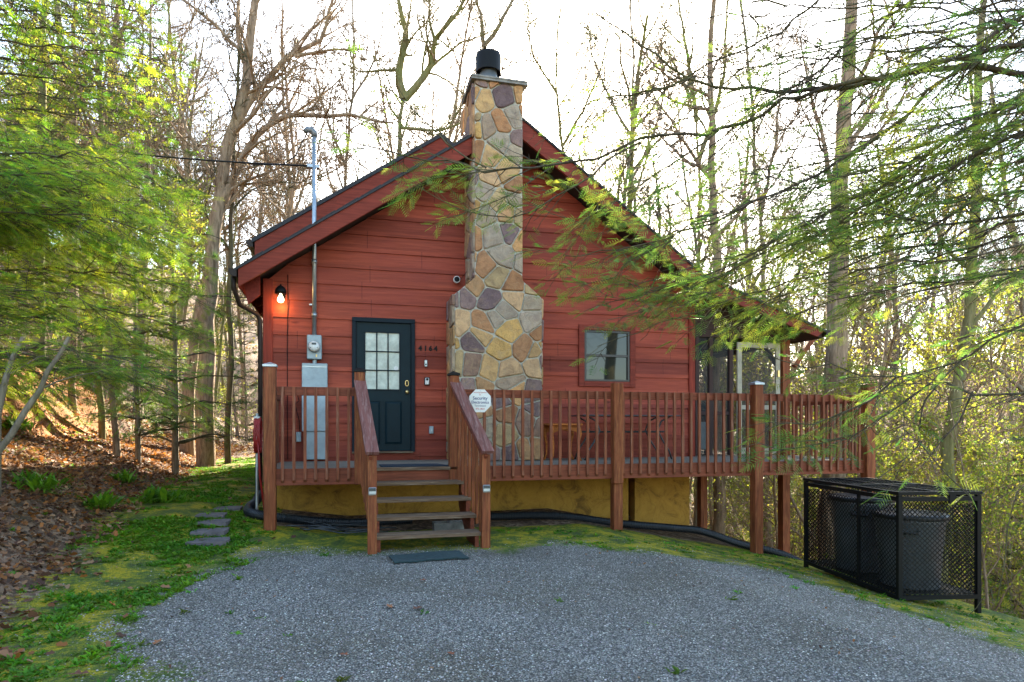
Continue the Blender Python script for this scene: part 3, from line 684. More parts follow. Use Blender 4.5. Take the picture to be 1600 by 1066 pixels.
def capm(m, x, y_, z_, w_=.075):
    m.add([(x - w_, y_ - w_, z_), (x + w_, y_ - w_, z_), (x + w_, y_ + w_, z_), (x - w_, y_ + w_, z_), (x - w_, y_ - w_, z_ + .025), (x + w_, y_ - w_, z_ + .025), (x + w_, y_ + w_, z_ + .025), (x - w_, y_ + w_, z_ + .025), (x, y_, z_ + .06)],
          [(3, 2, 1, 0), (0, 1, 5, 4), (1, 2, 6, 5), (2, 3, 7, 6), (3, 0, 4, 7), (4, 5, 8), (5, 6, 8), (6, 7, 8), (7, 4, 8)])
def post(x, z0, z1, w_=.14, y_=-.0, cap=None, parent=deck):
    m = MB(); m.box((x - w_ / 2, y_ - w_ / 2, z0), (x + w_ / 2, y_ + w_ / 2, z1), .008); o = m.build('post', M['deckred'], parent)
    if cap: c = MB(); capm(c, x, y_, z1 + .001, w_ / 2 + .012); c.build('cap', M[cap], o)
    return o
post(-.93, Hs(-.93, 0) - .2, 2.14, cap='steel')
post(.148, .66, 2.10, .13, .03, cap='black'); post(1.37, .66, 2.08, .13, .03, cap='black')
post(3.69, .60, 2.02, .14, -.03); post(3.74, Hs(3.74, .1) - .3, .664, .14, .10)
post(5.95, -.75, 2.03, .14, -.03, cap='steel'); post(7.99, -2.8, 2.08, .15, -.0)
def railing(x0, x1, y_=0, skip=()):
    m = MB(); m.box((x0, y_ - .0, 1.79), (x1, y_ + .038, RT), .003); o = m.build('railing', M['deckred_x'], deck)
    n = max(1, round((x1 - x0) / .134)); 
    for k in range(n):
        x = x0 + (k + .5) * (x1 - x0) / n + random.uniform(-.004, .004)
        if any(abs(x - s_) < .09 for s_ in skip): continue
        m = MB(); zb = .70 + random.uniform(-.006, .006); y1_ = y_ - .001
        m.add([(x - .018, y1_ - .034, zb + .035), (x + .018, y1_ - .034, zb + .035), (x + .018, y1_, zb), (x - .018, y1_, zb), (x - .018, y1_ - .034, RT - .003), (x + .018, y1_ - .034, RT - .003), (x + .018, y1_, RT - .003), (x - .018, y1_, RT - .003)],
              [(0, 3, 2, 1), (4, 5, 6, 7), (0, 1, 5, 4), (1, 2, 6, 5), (2, 3, 7, 6), (3, 0, 4, 7)])
        m.build('baluster', M['baluster'], o)
    return o
railing(-.85, .08, skip=(-.93,)); railing(1.44, DR, skip=(3.69, 5.95, 7.99))
def side_rail(x, s, y0, y1_):
    m = MB(); m.box((x, y0, 1.79), (x + .038, y1_, RT)); o = m.build('railing', M['deckred_y'], deck); n = round((y1_ - y0) / .134)
    m = MB()
    for k in range(n):
        y_ = y0 + (k + .5) * (y1_ - y0) / n; xx = x + (.04 if s > 0 else -.036)
        mm_ = MB(); mm_.box((xx, y_ - .018, .70), (xx + .034, y_ + .018, RT - .003)); mm_.build('baluster', M['baluster'], o)
side_rail(DL + .002, -1, .09, WY - .08); side_rail(DR - .04, 1, .12, WY + .05)

# ------------------------------------------------------------------ stairs
st = thing('stairs', 'five open wooden deck steps with sloping worn handrails', 'stairs', (.85, -1.1, 0))
SX0, SX1 = .31, 1.49
TR = [(-1.165, .175), (-.875, .345), (-.585, .52), (-.295, .70)]
for i, (y_, z_) in enumerate(TR):
    m = MB(); e = .0
    m.box((SX0 - .03 + .01 * i, y_, z_ - .04), (SX1 + .01, y_ + .14, z_), .004); m.box((SX0 - .03 + .01 * i, y_ + .147, z_ - .04), (SX1 + .01, y_ + .285, z_), .004)
    m.build('tread', M['tread'], st)
b = MB(); b.box((.21, -.035, FZ - .04), (1.44, .045, FZ + .003), .004); b.build('tread', M['tread'], st)
for x in (SX0 + .0, SX1 - .06):
    m = MB(); pts = [(-1.14, .0), (-.02, .66), (-.02, .30), (-.75, -.05)]
    vs = [(x, y_, z_) for y_, z_ in pts] + [(x + .045, y_, z_) for y_, z_ in pts]
    prof = [(-1.14, -.05), (-1.14, .134), (-.86, .134), (-.86, .304), (-.57, .304), (-.57, .479), (-.28, .479), (-.28, .659), (-.002, .659), (-.002, .35), (-.7, -.05)]
    n = len(prof); m.add([(x, p, q) for p, q in prof] + [(x + .045, p, q) for p, q in prof], [tuple(range(n - 1, -1, -1)), tuple(range(n, 2 * n))] + [(i, (i + 1) % n, n + (i + 1) % n, n + i) for i in range(n)])
    m.build('stringer', M['deckred_y'], st)
for sx, zb in ((.262, -.12), (1.545, -.12)):
    m = MB(); m.box((sx - .05, -1.22, zb), (sx + .05, -1.12, 1.08), .005); m.build('post', M['deckred'], st)
def handrail(xa, xb):
    p0 = Vector((xa, -1.26, 1.105)); p1 = Vector((xb, .0, 1.99))
    m = MB(); m.bar(p0, p1, .145, .036, (0, 0, 1)); o = m.build('handrail', M['handrail'], st)
    m = MB(); d = (p1 - p0).normalized(); s_ = -.02
    m.bar(p0 + Vector((s_, .04, -.075)), p1 + Vector((s_, -.02, -.075)), .036, .09, (0, 0, 1)); m.build('rail', M['deckred_y'], o)
    m = MB(); m.bar(Vector((xa - .02, -1.12, .42)), Vector((xb - .02, -.04, 1.12)), .036, .08, (0, 0, 1))
    n = 8
    for k in range(n):
        t = (k + .9) / (n + .8); y_ = -1.2 + 1.2 * t; x = xa + (xb - xa) * t + .017; zt = 1.09 + .885 * t - .05; zb = max(.12, .05 + .72 * t - .06)
        q = MB(); q.box((x - .018, y_ - .018, zb), (x + .018, y_ + .018, zt)); q.build('baluster', M['deckred'], o)
handrail(.262, .15); handrail(1.56, 1.38)
for x, lab in ((.262, 'small square solar light on the left bottom stair post'), (1.545, 'small square solar light on the right bottom stair post')):
    t = thing('solar_light', lab, 'solar light', (x, -1.225, .72), 'solar lights on the stair posts')
    MB().box((x - .042, -1.25, .655), (x + .042, -1.222, .73), .006).build('housing', M['steel'], t)
    MB().box((x - .036, -1.257, .69), (x + .036, -1.2505, .725), .001).build('panel', M['glassmetal'], t)
    MB().box((x - .04, -1.256, .648), (x + .04, -1.232, .6545)).build('lens', M['creamwood'], t)

# ------------------------------------------------------------------ fixtures on the wall
wl = thing('wall_lamp', 'lit black hooded lantern on the left corner of the red wall', 'lamp', (-.97, WY - .03, 3.4))
lx, ly, lz = -.975, WY - .15, 3.44
b = MB(); b.lathe([(.085, -.04), (.085, 0), (.075, .03), (.04, .07), (.012, .085), (.012, .105)], (lx, ly, lz), 16, cap=True); b.build('hood', M['black'], wl, smooth=True)
b = MB(); b.box((lx - .05, WY - .045, lz - .1), (lx + .05, WY - .02, lz + .05), .006); b.bar((lx, WY - .04, lz), (lx, ly, lz + .02), .02, .02); b.build('bracket', M['black'], wl)
b = MB(); b.lathe([(.012, 0), (.02, -.03), (.045, -.08), (.05, -.105), (.035, -.135), (.004, -.145)], (lx, ly, lz - .03), 16); b.build('bulb', M['bulb'], wl, smooth=True)
pl_ = bpy.data.lights.new('lamp_light', 'POINT'); plo = bpy.data.objects.new('lamp_light', pl_); COL.objects.link(plo); plo.location = (lx, ly + .02, lz - .21); plo.parent = None
pl_.energy = .5; pl_.color = (1, .50, .12); pl_.shadow_soft_size = .03
em = thing('electric_meter', 'round glass electric meter in grey box above the panel', 'electric meter', (-.49, WY - .03, 2.4))
b = MB(); b.box((-.60, WY - .15, 2.43), (-.385, WY - .026, 2.80), .01); b.tube([(-.49, WY - .08, 2.44), (-.49, WY - .08, 2.36)], .03, 10); b.build('meter_box', M['panelgrey'], em)
b = MB(); b.lathe([(.088, 0), (.088, -.03), (.082, -.045)], (-.493, WY - .15, 2.615), 24, axis='y'); b.build('meter_ring', M['steel'], em, smooth=True)
b = MB(); b.lathe([(.078, -.03), (.078, -.09), (.06, -.115), (.001, -.12)], (-.493, WY - .15, 2.615), 24, axis='y', cap=False); b.build('meter_glass', M['white'], em, smooth=True)
b = MB(); b.box((-.525, WY - .275, 2.635), (-.46, WY - .268, 2.665)); b.box((-.55, WY - .266, 2.585), (-.437, WY - .262, 2.60)); b.build('meter_dial', M['glassmetal'], em)
b = MB(); b.box((-.47, WY - .17, 2.46), (-.45, WY - .151, 2.5), .003); b.build('padlock', M['brass'], em)
ep = thing('electrical_panel', 'tall grey electrical panel on the wall behind the left railing', 'electrical panel', (-.49, WY - .03, .9))
b = MB(); b.box((-.675, WY - .13, 1.33), (-.30, WY - .026, 2.37), .008); b.build('panel_door', M['panelgrey'], ep)
b = MB(); b.box((-.64, WY - .11, .90), (-.305, WY - .026, 1.328), .006); b.build('lower_cover', M['panelgrey'], ep)
b = MB(); b.box((-.668, WY - .134, 2.31), (-.307, WY - .1305, 2.325)); b.build('panel_lip', M['steel'], ep)
sm = thing('service_mast', 'tall galvanised service pipe rising from the meter through the roof', 'service mast', (-.49, WY - .08, 2.8))
b = MB(); b.tube([(-.495, WY - .085, 2.80), (-.495, WY - .085, 5.84)], .034, 12); 
for z_ in (3.08, 3.9): b.lathe([(.042, 0), (.042, .06)], (-.495, WY - .085, z_), 12)
b.build('pipe', M['steel'], sm, smooth=True)
b = MB(); b.tube([(-.495, WY - .085, 5.84), (-.495, WY - .085, 5.90), (-.53, WY - .09, 5.94), (-.60, WY - .1, 5.93), (-.63, WY - .1, 5.89)], [.045, .048, .048, .046, .04], 10); b.build('weatherhead', plain('dull_grey_metal', (.16, .17, .18), .5, .4), sm, smooth=True)
for p, q in (((-.60, WY - .11, 5.36), (-.42, WY - .045, 5.41)), ((-.57, WY - .09, 3.255), (-.46, WY - .05, 3.285))): MB().box(p, q, .006).build('clamp', M['steel'], sm)
b = MB()
def cat(p, q, sag, n=16): return [Vector(p).lerp(Vector(q), i / n) - Vector((0, 0, sag * 4 * (i / n) * (1 - i / n))) for i in range(n + 1)]
b.tube(cat((-.58, WY - .1, 5.38), cp(-420, 60, 22), .9, 24), .014, 6); b.tube([(-.6, WY - .1, 5.88), (-.78, WY - .1, 5.5), (-.95, WY - .1, 5.36), (-1.4, WY - .05, 5.33)], .008, 5)
tag(b.build('power_cable', M['black'], smooth=True), 'black power cable running from the service pipe off to the left', 'cable')
b = MB(); b.tube(cat(at(398, 466, WY), cp(-300, 360, 16), .3), .006, 5); tag(b.build('phone_cable', M['black'], smooth=True), 'thin cable strung from the left eave into the trees', 'cable')
b = MB(); b.tube([(-.885, WY - .032, 3.72), (-.885, WY - .03, 3.2), (-.893, WY - .032, 2.6), (-.885, WY - .032, .9)], .006, 5); b.tube([(1.86, CFY + .45, 3.9), (1.78, WY - .035, 3.8), (1.72, WY - .035, 3.76)], .004, 5)
tag(b.build('wire', M['black']), 'thin dark wire stapled down the left end of the red wall', 'wire')
jb = thing('junction_box', 'small white box on the wall left of the electrical panel', 'junction box', (-.79, WY - .03, 1.9))
MB().box((-.85, WY - .09, 1.91), (-.70, WY - .026, 1.96), .006).build('box_cover', M['white'], jb)
b = MB(); b.tube([(-.75, WY - .05, 1.91), (-.72, WY - .05, 1.8), (-.78, WY - .04, 1.74), (-.72, WY - .04, 1.5), (-.70, WY - .04, 1.2)], .006, 5); b.build('cord', M['black'], jb)
b = MB(); b.box((-.76, WY - .09, 1.17), (-.69, WY - .026, 1.32), .006); tag(b.build('socket_box', M['panelgrey']), 'small grey box low on the wall beside the panel cover', 'socket box')
sc = thing('security_camera', 'small round black and white camera beside the chimney', 'security camera', (1.69, WY - .03, 3.77))
b = MB(); b.lathe([(.02, 0), (.03, -.03), (.05, -.06), (.055, -.13), (.048, -.135)], (1.70, WY - .02, 3.77), 16, axis='y'); b.build('camera_body', M['white'], sc, smooth=True)
b = MB(); b.lathe([(.044, -.136), (.03, -.142), (.001, -.143)], (1.70, WY - .02, 3.77), 16, axis='y'); b.build('camera_lens', M['black'], sc, smooth=True)
def text(name, s, size, loc, mat, parent=None, ext=.003, off=.0):
    c = bpy.data.curves.new(name, 'FONT'); c.body = s; c.size = size; c.align_x = 'CENTER'; c.align_y = 'CENTER'; c.extrude = ext; c.offset = off; c.resolution_u = 3
    t = bpy.data.objects.new(name, c); COL.objects.link(t); me = bpy.data.meshes.new_from_object(t.evaluated_get(bpy.context.evaluated_depsgraph_get()))
    bpy.data.objects.remove(t); me.name = name
    o = bpy.data.objects.new(name, me); COL.objects.link(o); o.rotation_euler = (R(90), 0, 0); o.location = Vector(loc) - rootloc(parent)
    me.materials.clear(); me.materials.append(mat)
    if parent: o.parent = parent
    return o
hn = thing('house_number', 'black metal numerals 4164 on the red wall beside the door', 'house number', (1.25, WY - .03, 2.66))
for i, ch in enumerate('4164'): text('numeral', ch, .115, (1.125 + .083 * i + (.0 if i != 1 else .002), WY - .028, 2.657), M['black'], hn, .006, .0035)
b = MB(); b.box((1.19, WY - .06, 2.365), (1.238, WY - .026, 2.47), .006); db = tag(b.build('doorbell', M['steel']), 'small grey doorbell button below the house number', 'doorbell')
MB().lathe([(.013, 0), (.013, -.004), (.001, -.005)], (1.214, WY - .06, 2.40), 12, axis='y').build('button', M['black'], db)
lb = thing('key_lockbox', 'small grey and black key lockbox on the wall under the doorbell', 'lockbox', (1.23, WY - .03, 2.1))
MB().box((1.19, WY - .055, 2.065), (1.275, WY - .026, 2.195), .008).build('backplate', M['black'], lb)
MB().box((1.20, WY - .08, 2.075), (1.265, WY - .0555, 2.185), .01).build('cover', M['white'], lb)
MB().lathe([(.02, 0), (.02, -.004), (.001, -.005)], (1.232, WY - .08, 2.16), 12, axis='y').build('dial', M['black'], lb)
b = MB(); b.box((1.265, WY - .07, 1.29), (1.335, WY - .026, 1.41), .006); oc = tag(b.build('outlet_cover', M['panelgrey']), 'grey weatherproof outlet cover low on the wall right of the door', 'outlet')
MB().box((1.292, WY - .076, 1.33), (1.308, WY - .0705, 1.37)).build('latch', M['steel'], oc)
# octagonal sign on the railing
sg = thing('security_sign', 'white octagonal security sign fixed to the deck railing', 'sign', (1.72, -.06, 1.7))
sx_, sz_ = 1.712, 1.745; oct_ = [(sx_ + .158 * math.cos(R(22.5 + 45 * k)), sz_ + .165 * math.sin(R(22.5 + 45 * k))) for k in range(8)]
b = MB(); b.prism(oct_, -.052, -.046); b.build('plate', plain('white_enamel', (.68, .68, .66), .4, var=.04), sg)
navy = plain('navy_print', (.02, .04, .16), .5); redp = plain('red_print', (.5, .03, .04), .5)
text('lettering', 'Security', .062, (sx_, -.0535, sz_ + .034), navy, sg, .0008, .0008); text('lettering', 'Electronics', .054, (sx_, -.0535, sz_ - .02), navy, sg, .0008, .0008)
text('lettering', 'Tennessee', .036, (sx_, -.0535, sz_ - .066), navy, sg, .0008); text('lettering', 'Security Systems', .026, (sx_, -.0535, sz_ + .112), redp, sg, .0008)
text('lettering', 'by', .026, (sx_, -.0535, sz_ + .082), redp, sg, .0008); text('lettering', '475-3824', .032, (sx_, -.0535, sz_ - .108), redp, sg, .0008)
b = MB(); 
for z_ in (sz_ + .138, sz_ - .138): b.lathe([(.005, -.0525), (.005, -.056)], (sx_, 0, z_), 8, axis='y')
b.build('screw', M['steel'], sg)

# ------------------------------------------------------------------ mats, stones, hoses, furniture
m_ = MB(); m_.add([(.42, .08, FZ + .002), (1.33, .08, FZ + .002), (1.22, .55, FZ + .002), (.42, .55, FZ + .002), (.42, .08, FZ + .014), (1.33, .08, FZ + .014), (1.22, .55, FZ + .014), (.42, .55, FZ + .014)],
    [(0, 3, 2, 1), (4, 5, 6, 7), (0, 1, 5, 4), (1, 2, 6, 5), (2, 3, 7, 6), (3, 0, 4, 7)])
tag(m_.build('door_mat', M['navymat']), 'dark navy mat on the deck at the top of the stairs', 'mat')
n1, n2 = 14, 6; vs = []; rr = Matrix.Rotation(R(5), 3, 'Z'); rnd = random.Random(3)
for lay in (0, 1):
    for j in range(n2 + 1):
        for i in range(n1 + 1):
            x = -.39 + .78 * i / n1; y_ = -.20 + .40 * j / n2
            if j == 0: y_ += .012 * math.sin(i * 1.3)
            p = rr @ Vector((x, y_, 0)); X, Y_ = p.x + .83, p.y - 1.63
            vs.append((X, Y_, Hs(X, Y_) + .012 + .012 * lay + .01 * math.sin(x * 9) * math.cos(y_ * 6)))
fs = []; q = (n1 + 1) * (n2 + 1)
for j in range(n2):
    for i in range(n1):
        a_ = j * (n1 + 1) + i; fs.append((q + a_, q + a_ + 1, q + a_ + n1 + 2, q + a_ + n1 + 1))
for i in range(n1): fs.append((i, i + 1, q + i + 1, q + i)); 
for j in range(n2): a_ = j * (n1 + 1); fs.append((a_ + n1 + 1, a_, q + a_, q + a_ + n1 + 1)); fs.append((a_ + n1, a_ + 2 * n1 + 1, q + a_ + 2 * n1 + 1, q + a_ + n1))
tag(MB().add(vs, fs).build('floor_mat', M['mat']), 'dark green mat lying on the gravel below the bottom step', 'mat')
def ground_at(px, py, z0=.1):
    z_ = z0
    for _ in range(12):
        d = 1000 * (EYE.z - z_) / (py - 668); p = cp(px, py, d); z_ = .5 * z_ + .5 * Hs(p.x, p.y)
    return p
ords = ['topmost, nearest the drain pipe', 'second from the top', 'third from the top', 'fourth from the top', 'lowest and nearest the gravel']
for (px, py, w_), o_ in zip(((357, 796, .36), (331, 807, .33), (334, 818, .34), (330, 832, .36), (325, 848, .40)), ords):
    p = ground_at(px, py, .2); m = MB(); h = Hs(p.x, p.y); rnd = random.Random(px)
    pts = [(p.x + a_ * w_ * .5 * rnd.uniform(.9, 1.08), p.y + c_ * .16 * rnd.uniform(.85, 1.1)) for a_, c_ in ((-1, -1), (-.1, -1.1), (1, -.9), (1.05, .1), (.95, 1), (0, 1.05), (-1, .95), (-1.08, 0))]
    vs = [(x, y_, h - .03) for x, y_ in pts] + [(x, y_, h + .03) for x, y_ in pts]; m.add(vs, [tuple(range(8, 16))] + [(i, (i + 1) % 8, 8 + (i + 1) % 8, 8 + i) for i in range(8)])
    tag(m.build('stepping_stone', M['slate']), 'flat grey stepping stone in the grass, ' + o_, 'stepping stone', 'stepping stones beside the deck')
# concrete block
cbp = at(700, 828, -.15); gz = Hs(cbp.x, cbp.y); b = MB(); x0, x1 = cbp.x - .2, cbp.x + .2
b.box((x0, -.30, gz - .02), (x1, -.27, gz + .17), .004); b.box((x0, -.13, gz - .02), (x1, -.10, gz + .17), .004)
for x in (x0, (x0 + x1) / 2 - .015, x1 - .03): b.box((x, -.269, gz - .02), (x + .03, -.131, gz + .169))
tag(b.build('concrete_block', M['concrete']), 'grey hollow concrete block on the ground under the stairs', 'concrete block')
# corrugated pipe
def corr(name, pts, r, label):
    P = [Vector(p) for p in pts]; out = []; 
    for i in range(len(P) - 1):
        a_, b_ = P[i], P[i + 1]; pm = P[i - 1] if i else a_ - (b_ - a_); pn = P[i + 2] if i + 2 < len(P) else b_ + (b_ - a_)
        n = max(2, int((b_ - a_).length / .012))
        for k in range(n):
            t = k / n; out.append(.5 * ((2 * a_) + (b_ - pm) * t + (2 * pm - 5 * a_ + 4 * b_ - pn) * t * t + (3 * a_ - pm - 3 * b_ + pn) * t ** 3))
    m = MB(); m.tube(out, [r * (1 + (.09 if (i // 1) % 2 else -.03)) for i in range(len(out))], 12); return tag(m.build(name, M['rubber'], smooth=False), label, 'drain pipe')
def g(x, y_, h=.06): return (x, y_, Hs(x, y_) + h)
corr('drain_pipe', [g(1.9, .9), g(3.0, .75), g(4.0, .55), (4.8, .45, Hs(4.8, .45) + .14), (5.3, .4, Hs(5.3, .4) + .16), g(5.9, .3, .07), g(6.5, .15, .04), g(7.0, .1, 0)], .055, 'black corrugated drain pipe running right from under the deck onto the moss')
corr('drain_pipe', [(WX0 - .09, WY - .06, .40), (WX0 - .12, WY - .25, .30), (WX0 - .16, WY - .7, Hs(-1.3, 1.2) + .07), g(-1.22, .75), g(-.8, .6), g(0, .7), g(.9, .8)], .06, 'black corrugated drain pipe bending under the left end of the deck')
b = MB(); rnd = random.Random(5)
for k in range(9):
    x0 = -.75 + rnd.uniform(0, .35); y0_ = .05 + rnd.uniform(-.1, .4); L = rnd.uniform(.5, 1.1); an = rnd.uniform(-.25, .25)
    pts = [(x0 + L * t, y0_ + L * t * an + .05 * math.sin(6 * t + k), Hs(x0 + L * t, y0_) + .02 + .05 * abs(math.sin(3 * t + k))) for t in np.linspace(0, 1, 9)]
    b.tube(pts, .009, 5)
tag(b.build('old_cables', M['glassmetal'], smooth=True), 'tangle of old grey cables on the ground under the left deck', 'cables')
hr = thing('garden_hose', 'coiled red garden hose hanging at the left side of the deck', 'hose', (-1.2, .9, 1.2))
hp = at(403, 680, 1.0); b = MB(); pts = []
for i in range(90):
    a_ = i / 90 * 2 * math.pi * 6; pts.append((hp.x + .035 * math.sin(i * .9), hp.y + .14 * math.cos(a_), hp.z + .0 + .24 * math.sin(a_)))
pts += [(hp.x + .02, hp.y - .13, hp.z - .1), (hp.x + .03, hp.y - .15, hp.z - .3), (hp.x + .04, hp.y - .12, hp.z - .55), (hp.x + .10, hp.y - .06, Hs(hp.x, hp.y) + .02)]
b.tube(pts, .014, 6); b.build('hose_coil', M['hose'], hr, smooth=True)
b = MB(); b.tube([(hp.x - .02, hp.y + .05, Hs(hp.x, hp.y)), (hp.x - .02, hp.y + .05, hp.z + .3)], .02, 8); b.box((hp.x - .05, hp.y - .05, hp.z + .2), (hp.x + .03, hp.y + .1, hp.z + .26), .005); b.build('hose_stand', M['steel'], hr)
# patio table
pt = thing('patio_table', 'long low metal patio table on the deck under the window', 'table', (4.3, 1.2, FZ))
tz = FZ + .72; b = MB(); b.box((3.55, .95, tz - .02), (5.25, 1.62, tz), .006); b.build('tabletop', M['glassmetal'], pt)
b = MB(); b.tube([(3.60, 1.28, tz - .27), (5.15, 1.28, tz - .27)], .016, 8); b.build('stretcher', M['glassmetal'], pt)
for x, s_ in ((3.75, 1), (5.0, -1)):
    for y_ in (1.05, 1.5):
        b = MB(); b.tube([(x - .1 * s_, y_, tz - .02), (x + .06 * s_, y_, tz - .10), (x + .12 * s_, y_, tz - .25), (x + .03 * s_, y_, tz - .42), (x - .08 * s_, y_, tz - .58), (x - .13 * s_, y_, FZ)], .014, 8); b.build('leg', M['glassmetal'], pt, smooth=True)
stl = thing('wooden_stool', 'orange brown wooden side table with curved legs beside the chimney', 'side table', (3.28, 1.2, FZ))
q0, q1 = 3.02, 3.55; zt = FZ + .58
b = MB(); b.box((q0, .95, zt - .03), (q1, 1.4, zt), .01); b.build('tabletop', M['stool'], stl)
b = MB()
for y_ in (.99, 1.34): b.prism([(q0 + .03, zt - .031), (q0 + .03, zt - .16), (q0 + .12, zt - .12), ((q0 + q1) / 2, zt - .09), (q1 - .12, zt - .12), (q1 - .03, zt - .16), (q1 - .03, zt - .031)], y_, y_ + .02)
b.build('apron', M['stool'], stl)
for x, s_ in ((q0 + .05, -1), (q1 - .05, 1)):
    for y_ in (1.0, 1.35):
        b = MB(); b.tube([(x, y_, zt - .031), (x + .02 * s_, y_, zt - .16), (x - .01 * s_, y_, zt - .32), (x - .01 * s_, y_, zt - .48), (x + .03 * s_, y_, FZ)], [.032, .03, .018, .014, .02], 8); b.build('leg', M['stool'], stl, smooth=True)
# grill in the porch
gr_ = thing('gas_grill', 'dark covered gas grill standing inside the screened porch', 'grill', (6.35, 2.6, FZ))
b = MB(); b.box((6.15, 2.4, FZ + .1), (6.65, 2.8, FZ + .65), .02); b.build('cabinet', M['panelgrey'], gr_)
b = MB(); b.lathe([(.22, -.3), (.24, -.28), (.24, .28), (.22, .3)], (6.4, 2.6, FZ + .75), 16, axis='x'); b.build('hood', M['black'], gr_, smooth=True)
b = MB(); b.box((5.98, 2.45, FZ + .66), (6.82, 2.78, FZ + .69)); b.build('side_shelf', M['black'], gr_)
for x in (6.17, 6.6): MB().tube([(x, 2.45, FZ), (x, 2.45, FZ + .12)], .03, 8).build('leg', M['black'], gr_)

# ------------------------------------------------------------------ trash enclosure
BX, BY, BA, BL, BW, BZ, BHt = 5.735, -2.81, -.169, 1.85, .90, -.50, 1.16
en = thing('trash_enclosure', 'black expanded metal trash cage with lidded top on the driveway edge', 'trash enclosure', (BX, BY, BZ))
ca_, sa_ = math.cos(BA), math.sin(BA)
def eb(u, v, z_): return (BX + ca_ * u - sa_ * v, BY + sa_ * u + ca_ * v, BZ + z_)    # u along width, v along length
b = MB()
def eb_bar(m, p, q, w_=.045): m.bar(eb(*p), eb(*q), w_, w_, (0, 0, 1) if abs(p[2] - q[2]) < .01 else (ca_, sa_, 0))
for u, v in ((0, 0), (BW, 0), (0, BL), (BW, BL)): eb_bar(b, (u, v, -.12), (u, v, BHt))
for z_ in (.06, BHt - .04):
    eb_bar(b, (.023, 0, z_), (BW - .023, 0, z_)); eb_bar(b, (.023, BL, z_), (BW - .023, BL, z_)); eb_bar(b, (0, .023, z_), (0, BL - .023, z_)); eb_bar(b, (BW, .023, z_), (BW, BL - .023, z_))
eb_bar(b, (0, .7, .08), (0, .7, BHt - .06), .03)
b.build('frame', M['black'], en)
def mesh_panel(p0, uvec, W, Hh):
    m = MB(); px_, pz_ = .052, .029; n = int(W / px_); rows = int(Hh / pz_)
    # expanded metal: vertical long diamonds; strands are zigzag ribbons
    cw = .0285; ch = .052; nc = int(W / cw); nr = int(Hh / ch); t = .0078
    vs = []; fs = []
    for i in range(nc + 1):
        for j in range(nr * 2):
            s0 = (1 if j % 2 == 0 else -1) * (1 if i % 2 == 0 else -1)
            ua = i * cw + s0 * cw * .46; ub = i * cw - s0 * cw * .46; z0 = j * ch / 2; z1 = (j + 1) * ch / 2
            ua = min(max(ua, 0), W); ub = min(max(ub, 0), W)
            k = len(vs)
            for (u_, z_, dy) in ((ua - t, z0, 0), (ua + t, z0, 0), (ub + t, z1, 0), (ub - t, z1, 0)):
                vs.append((p0[0] + uvec[0] * u_, p0[1] + uvec[1] * u_, p0[2] + z_))
            fs.append((k, k + 1, k + 2, k + 3))
    m.add(vs, fs); return m
mesh_panel(eb(.02, 0.0, .07), (ca_, sa_), BW - .04, BHt - .13).build('mesh_panel', M['black'], en)
mesh_panel(eb(.02, BL, .07), (ca_, sa_), BW - .04, BHt - .13).build('mesh_panel', M['black'], en)
mesh_panel(eb(0, .02, .07), (-sa_, ca_), BL - .04, BHt - .13).build('mesh_panel', M['black'], en)
mesh_panel(eb(BW, .02, .07), (-sa_, ca_), BL - .04, BHt - .13).build('mesh_panel', M['black'], en)
for v0, v1 in ((-.03, BL * .5 - .006), (BL * .5 + .006, BL + .03)):
    b = MB()
    for (p, q) in (((-.03, v0 + .02), (BW + .03, v0 + .02)), ((-.03, v1 - .02), (BW + .03, v1 - .02))): b.bar(eb(p[0], p[1], BHt + .022), eb(q[0], q[1], BHt + .022), .04, .035)
    for u in (-.01, BW / 2, BW + .01): b.bar(eb(u, v0 + .041, BHt + .022), eb(u, v1 - .041, BHt + .022), .04, .034)
    lid = b.build('lid', M['black'], en)
    m = MB(); k = 22
    for i in range(1, k):
        u = BW * i / k; m.bar(eb(u, v0 + .04, BHt + .024), eb(u, v1 - .04, BHt + .024), .008, .004)
    for i in range(1, 12):
        v = v0 + (v1 - v0) * i / 12; m.bar(eb(.0, v, BHt + .029), eb(BW, v, BHt + .029), .008, .003)
    m.build('lid_mesh', M['black'], lid)
b = MB(); b.box((BX + .55, BY - .03, BZ + BHt - .09), (BX + .63, BY - .0, BZ + BHt + .01), .004, rotz=BA, piv=(BX, BY)); b.build('latch', M['black'], en)
b = MB(); b.add([eb(.03, .03, .085), eb(BW - .03, .03, .085), eb(BW - .03, BL - .03, .085), eb(.03, BL - .03, .085)], [(0, 1, 2, 3)]); b.build('base_sheet', M['black'], en)
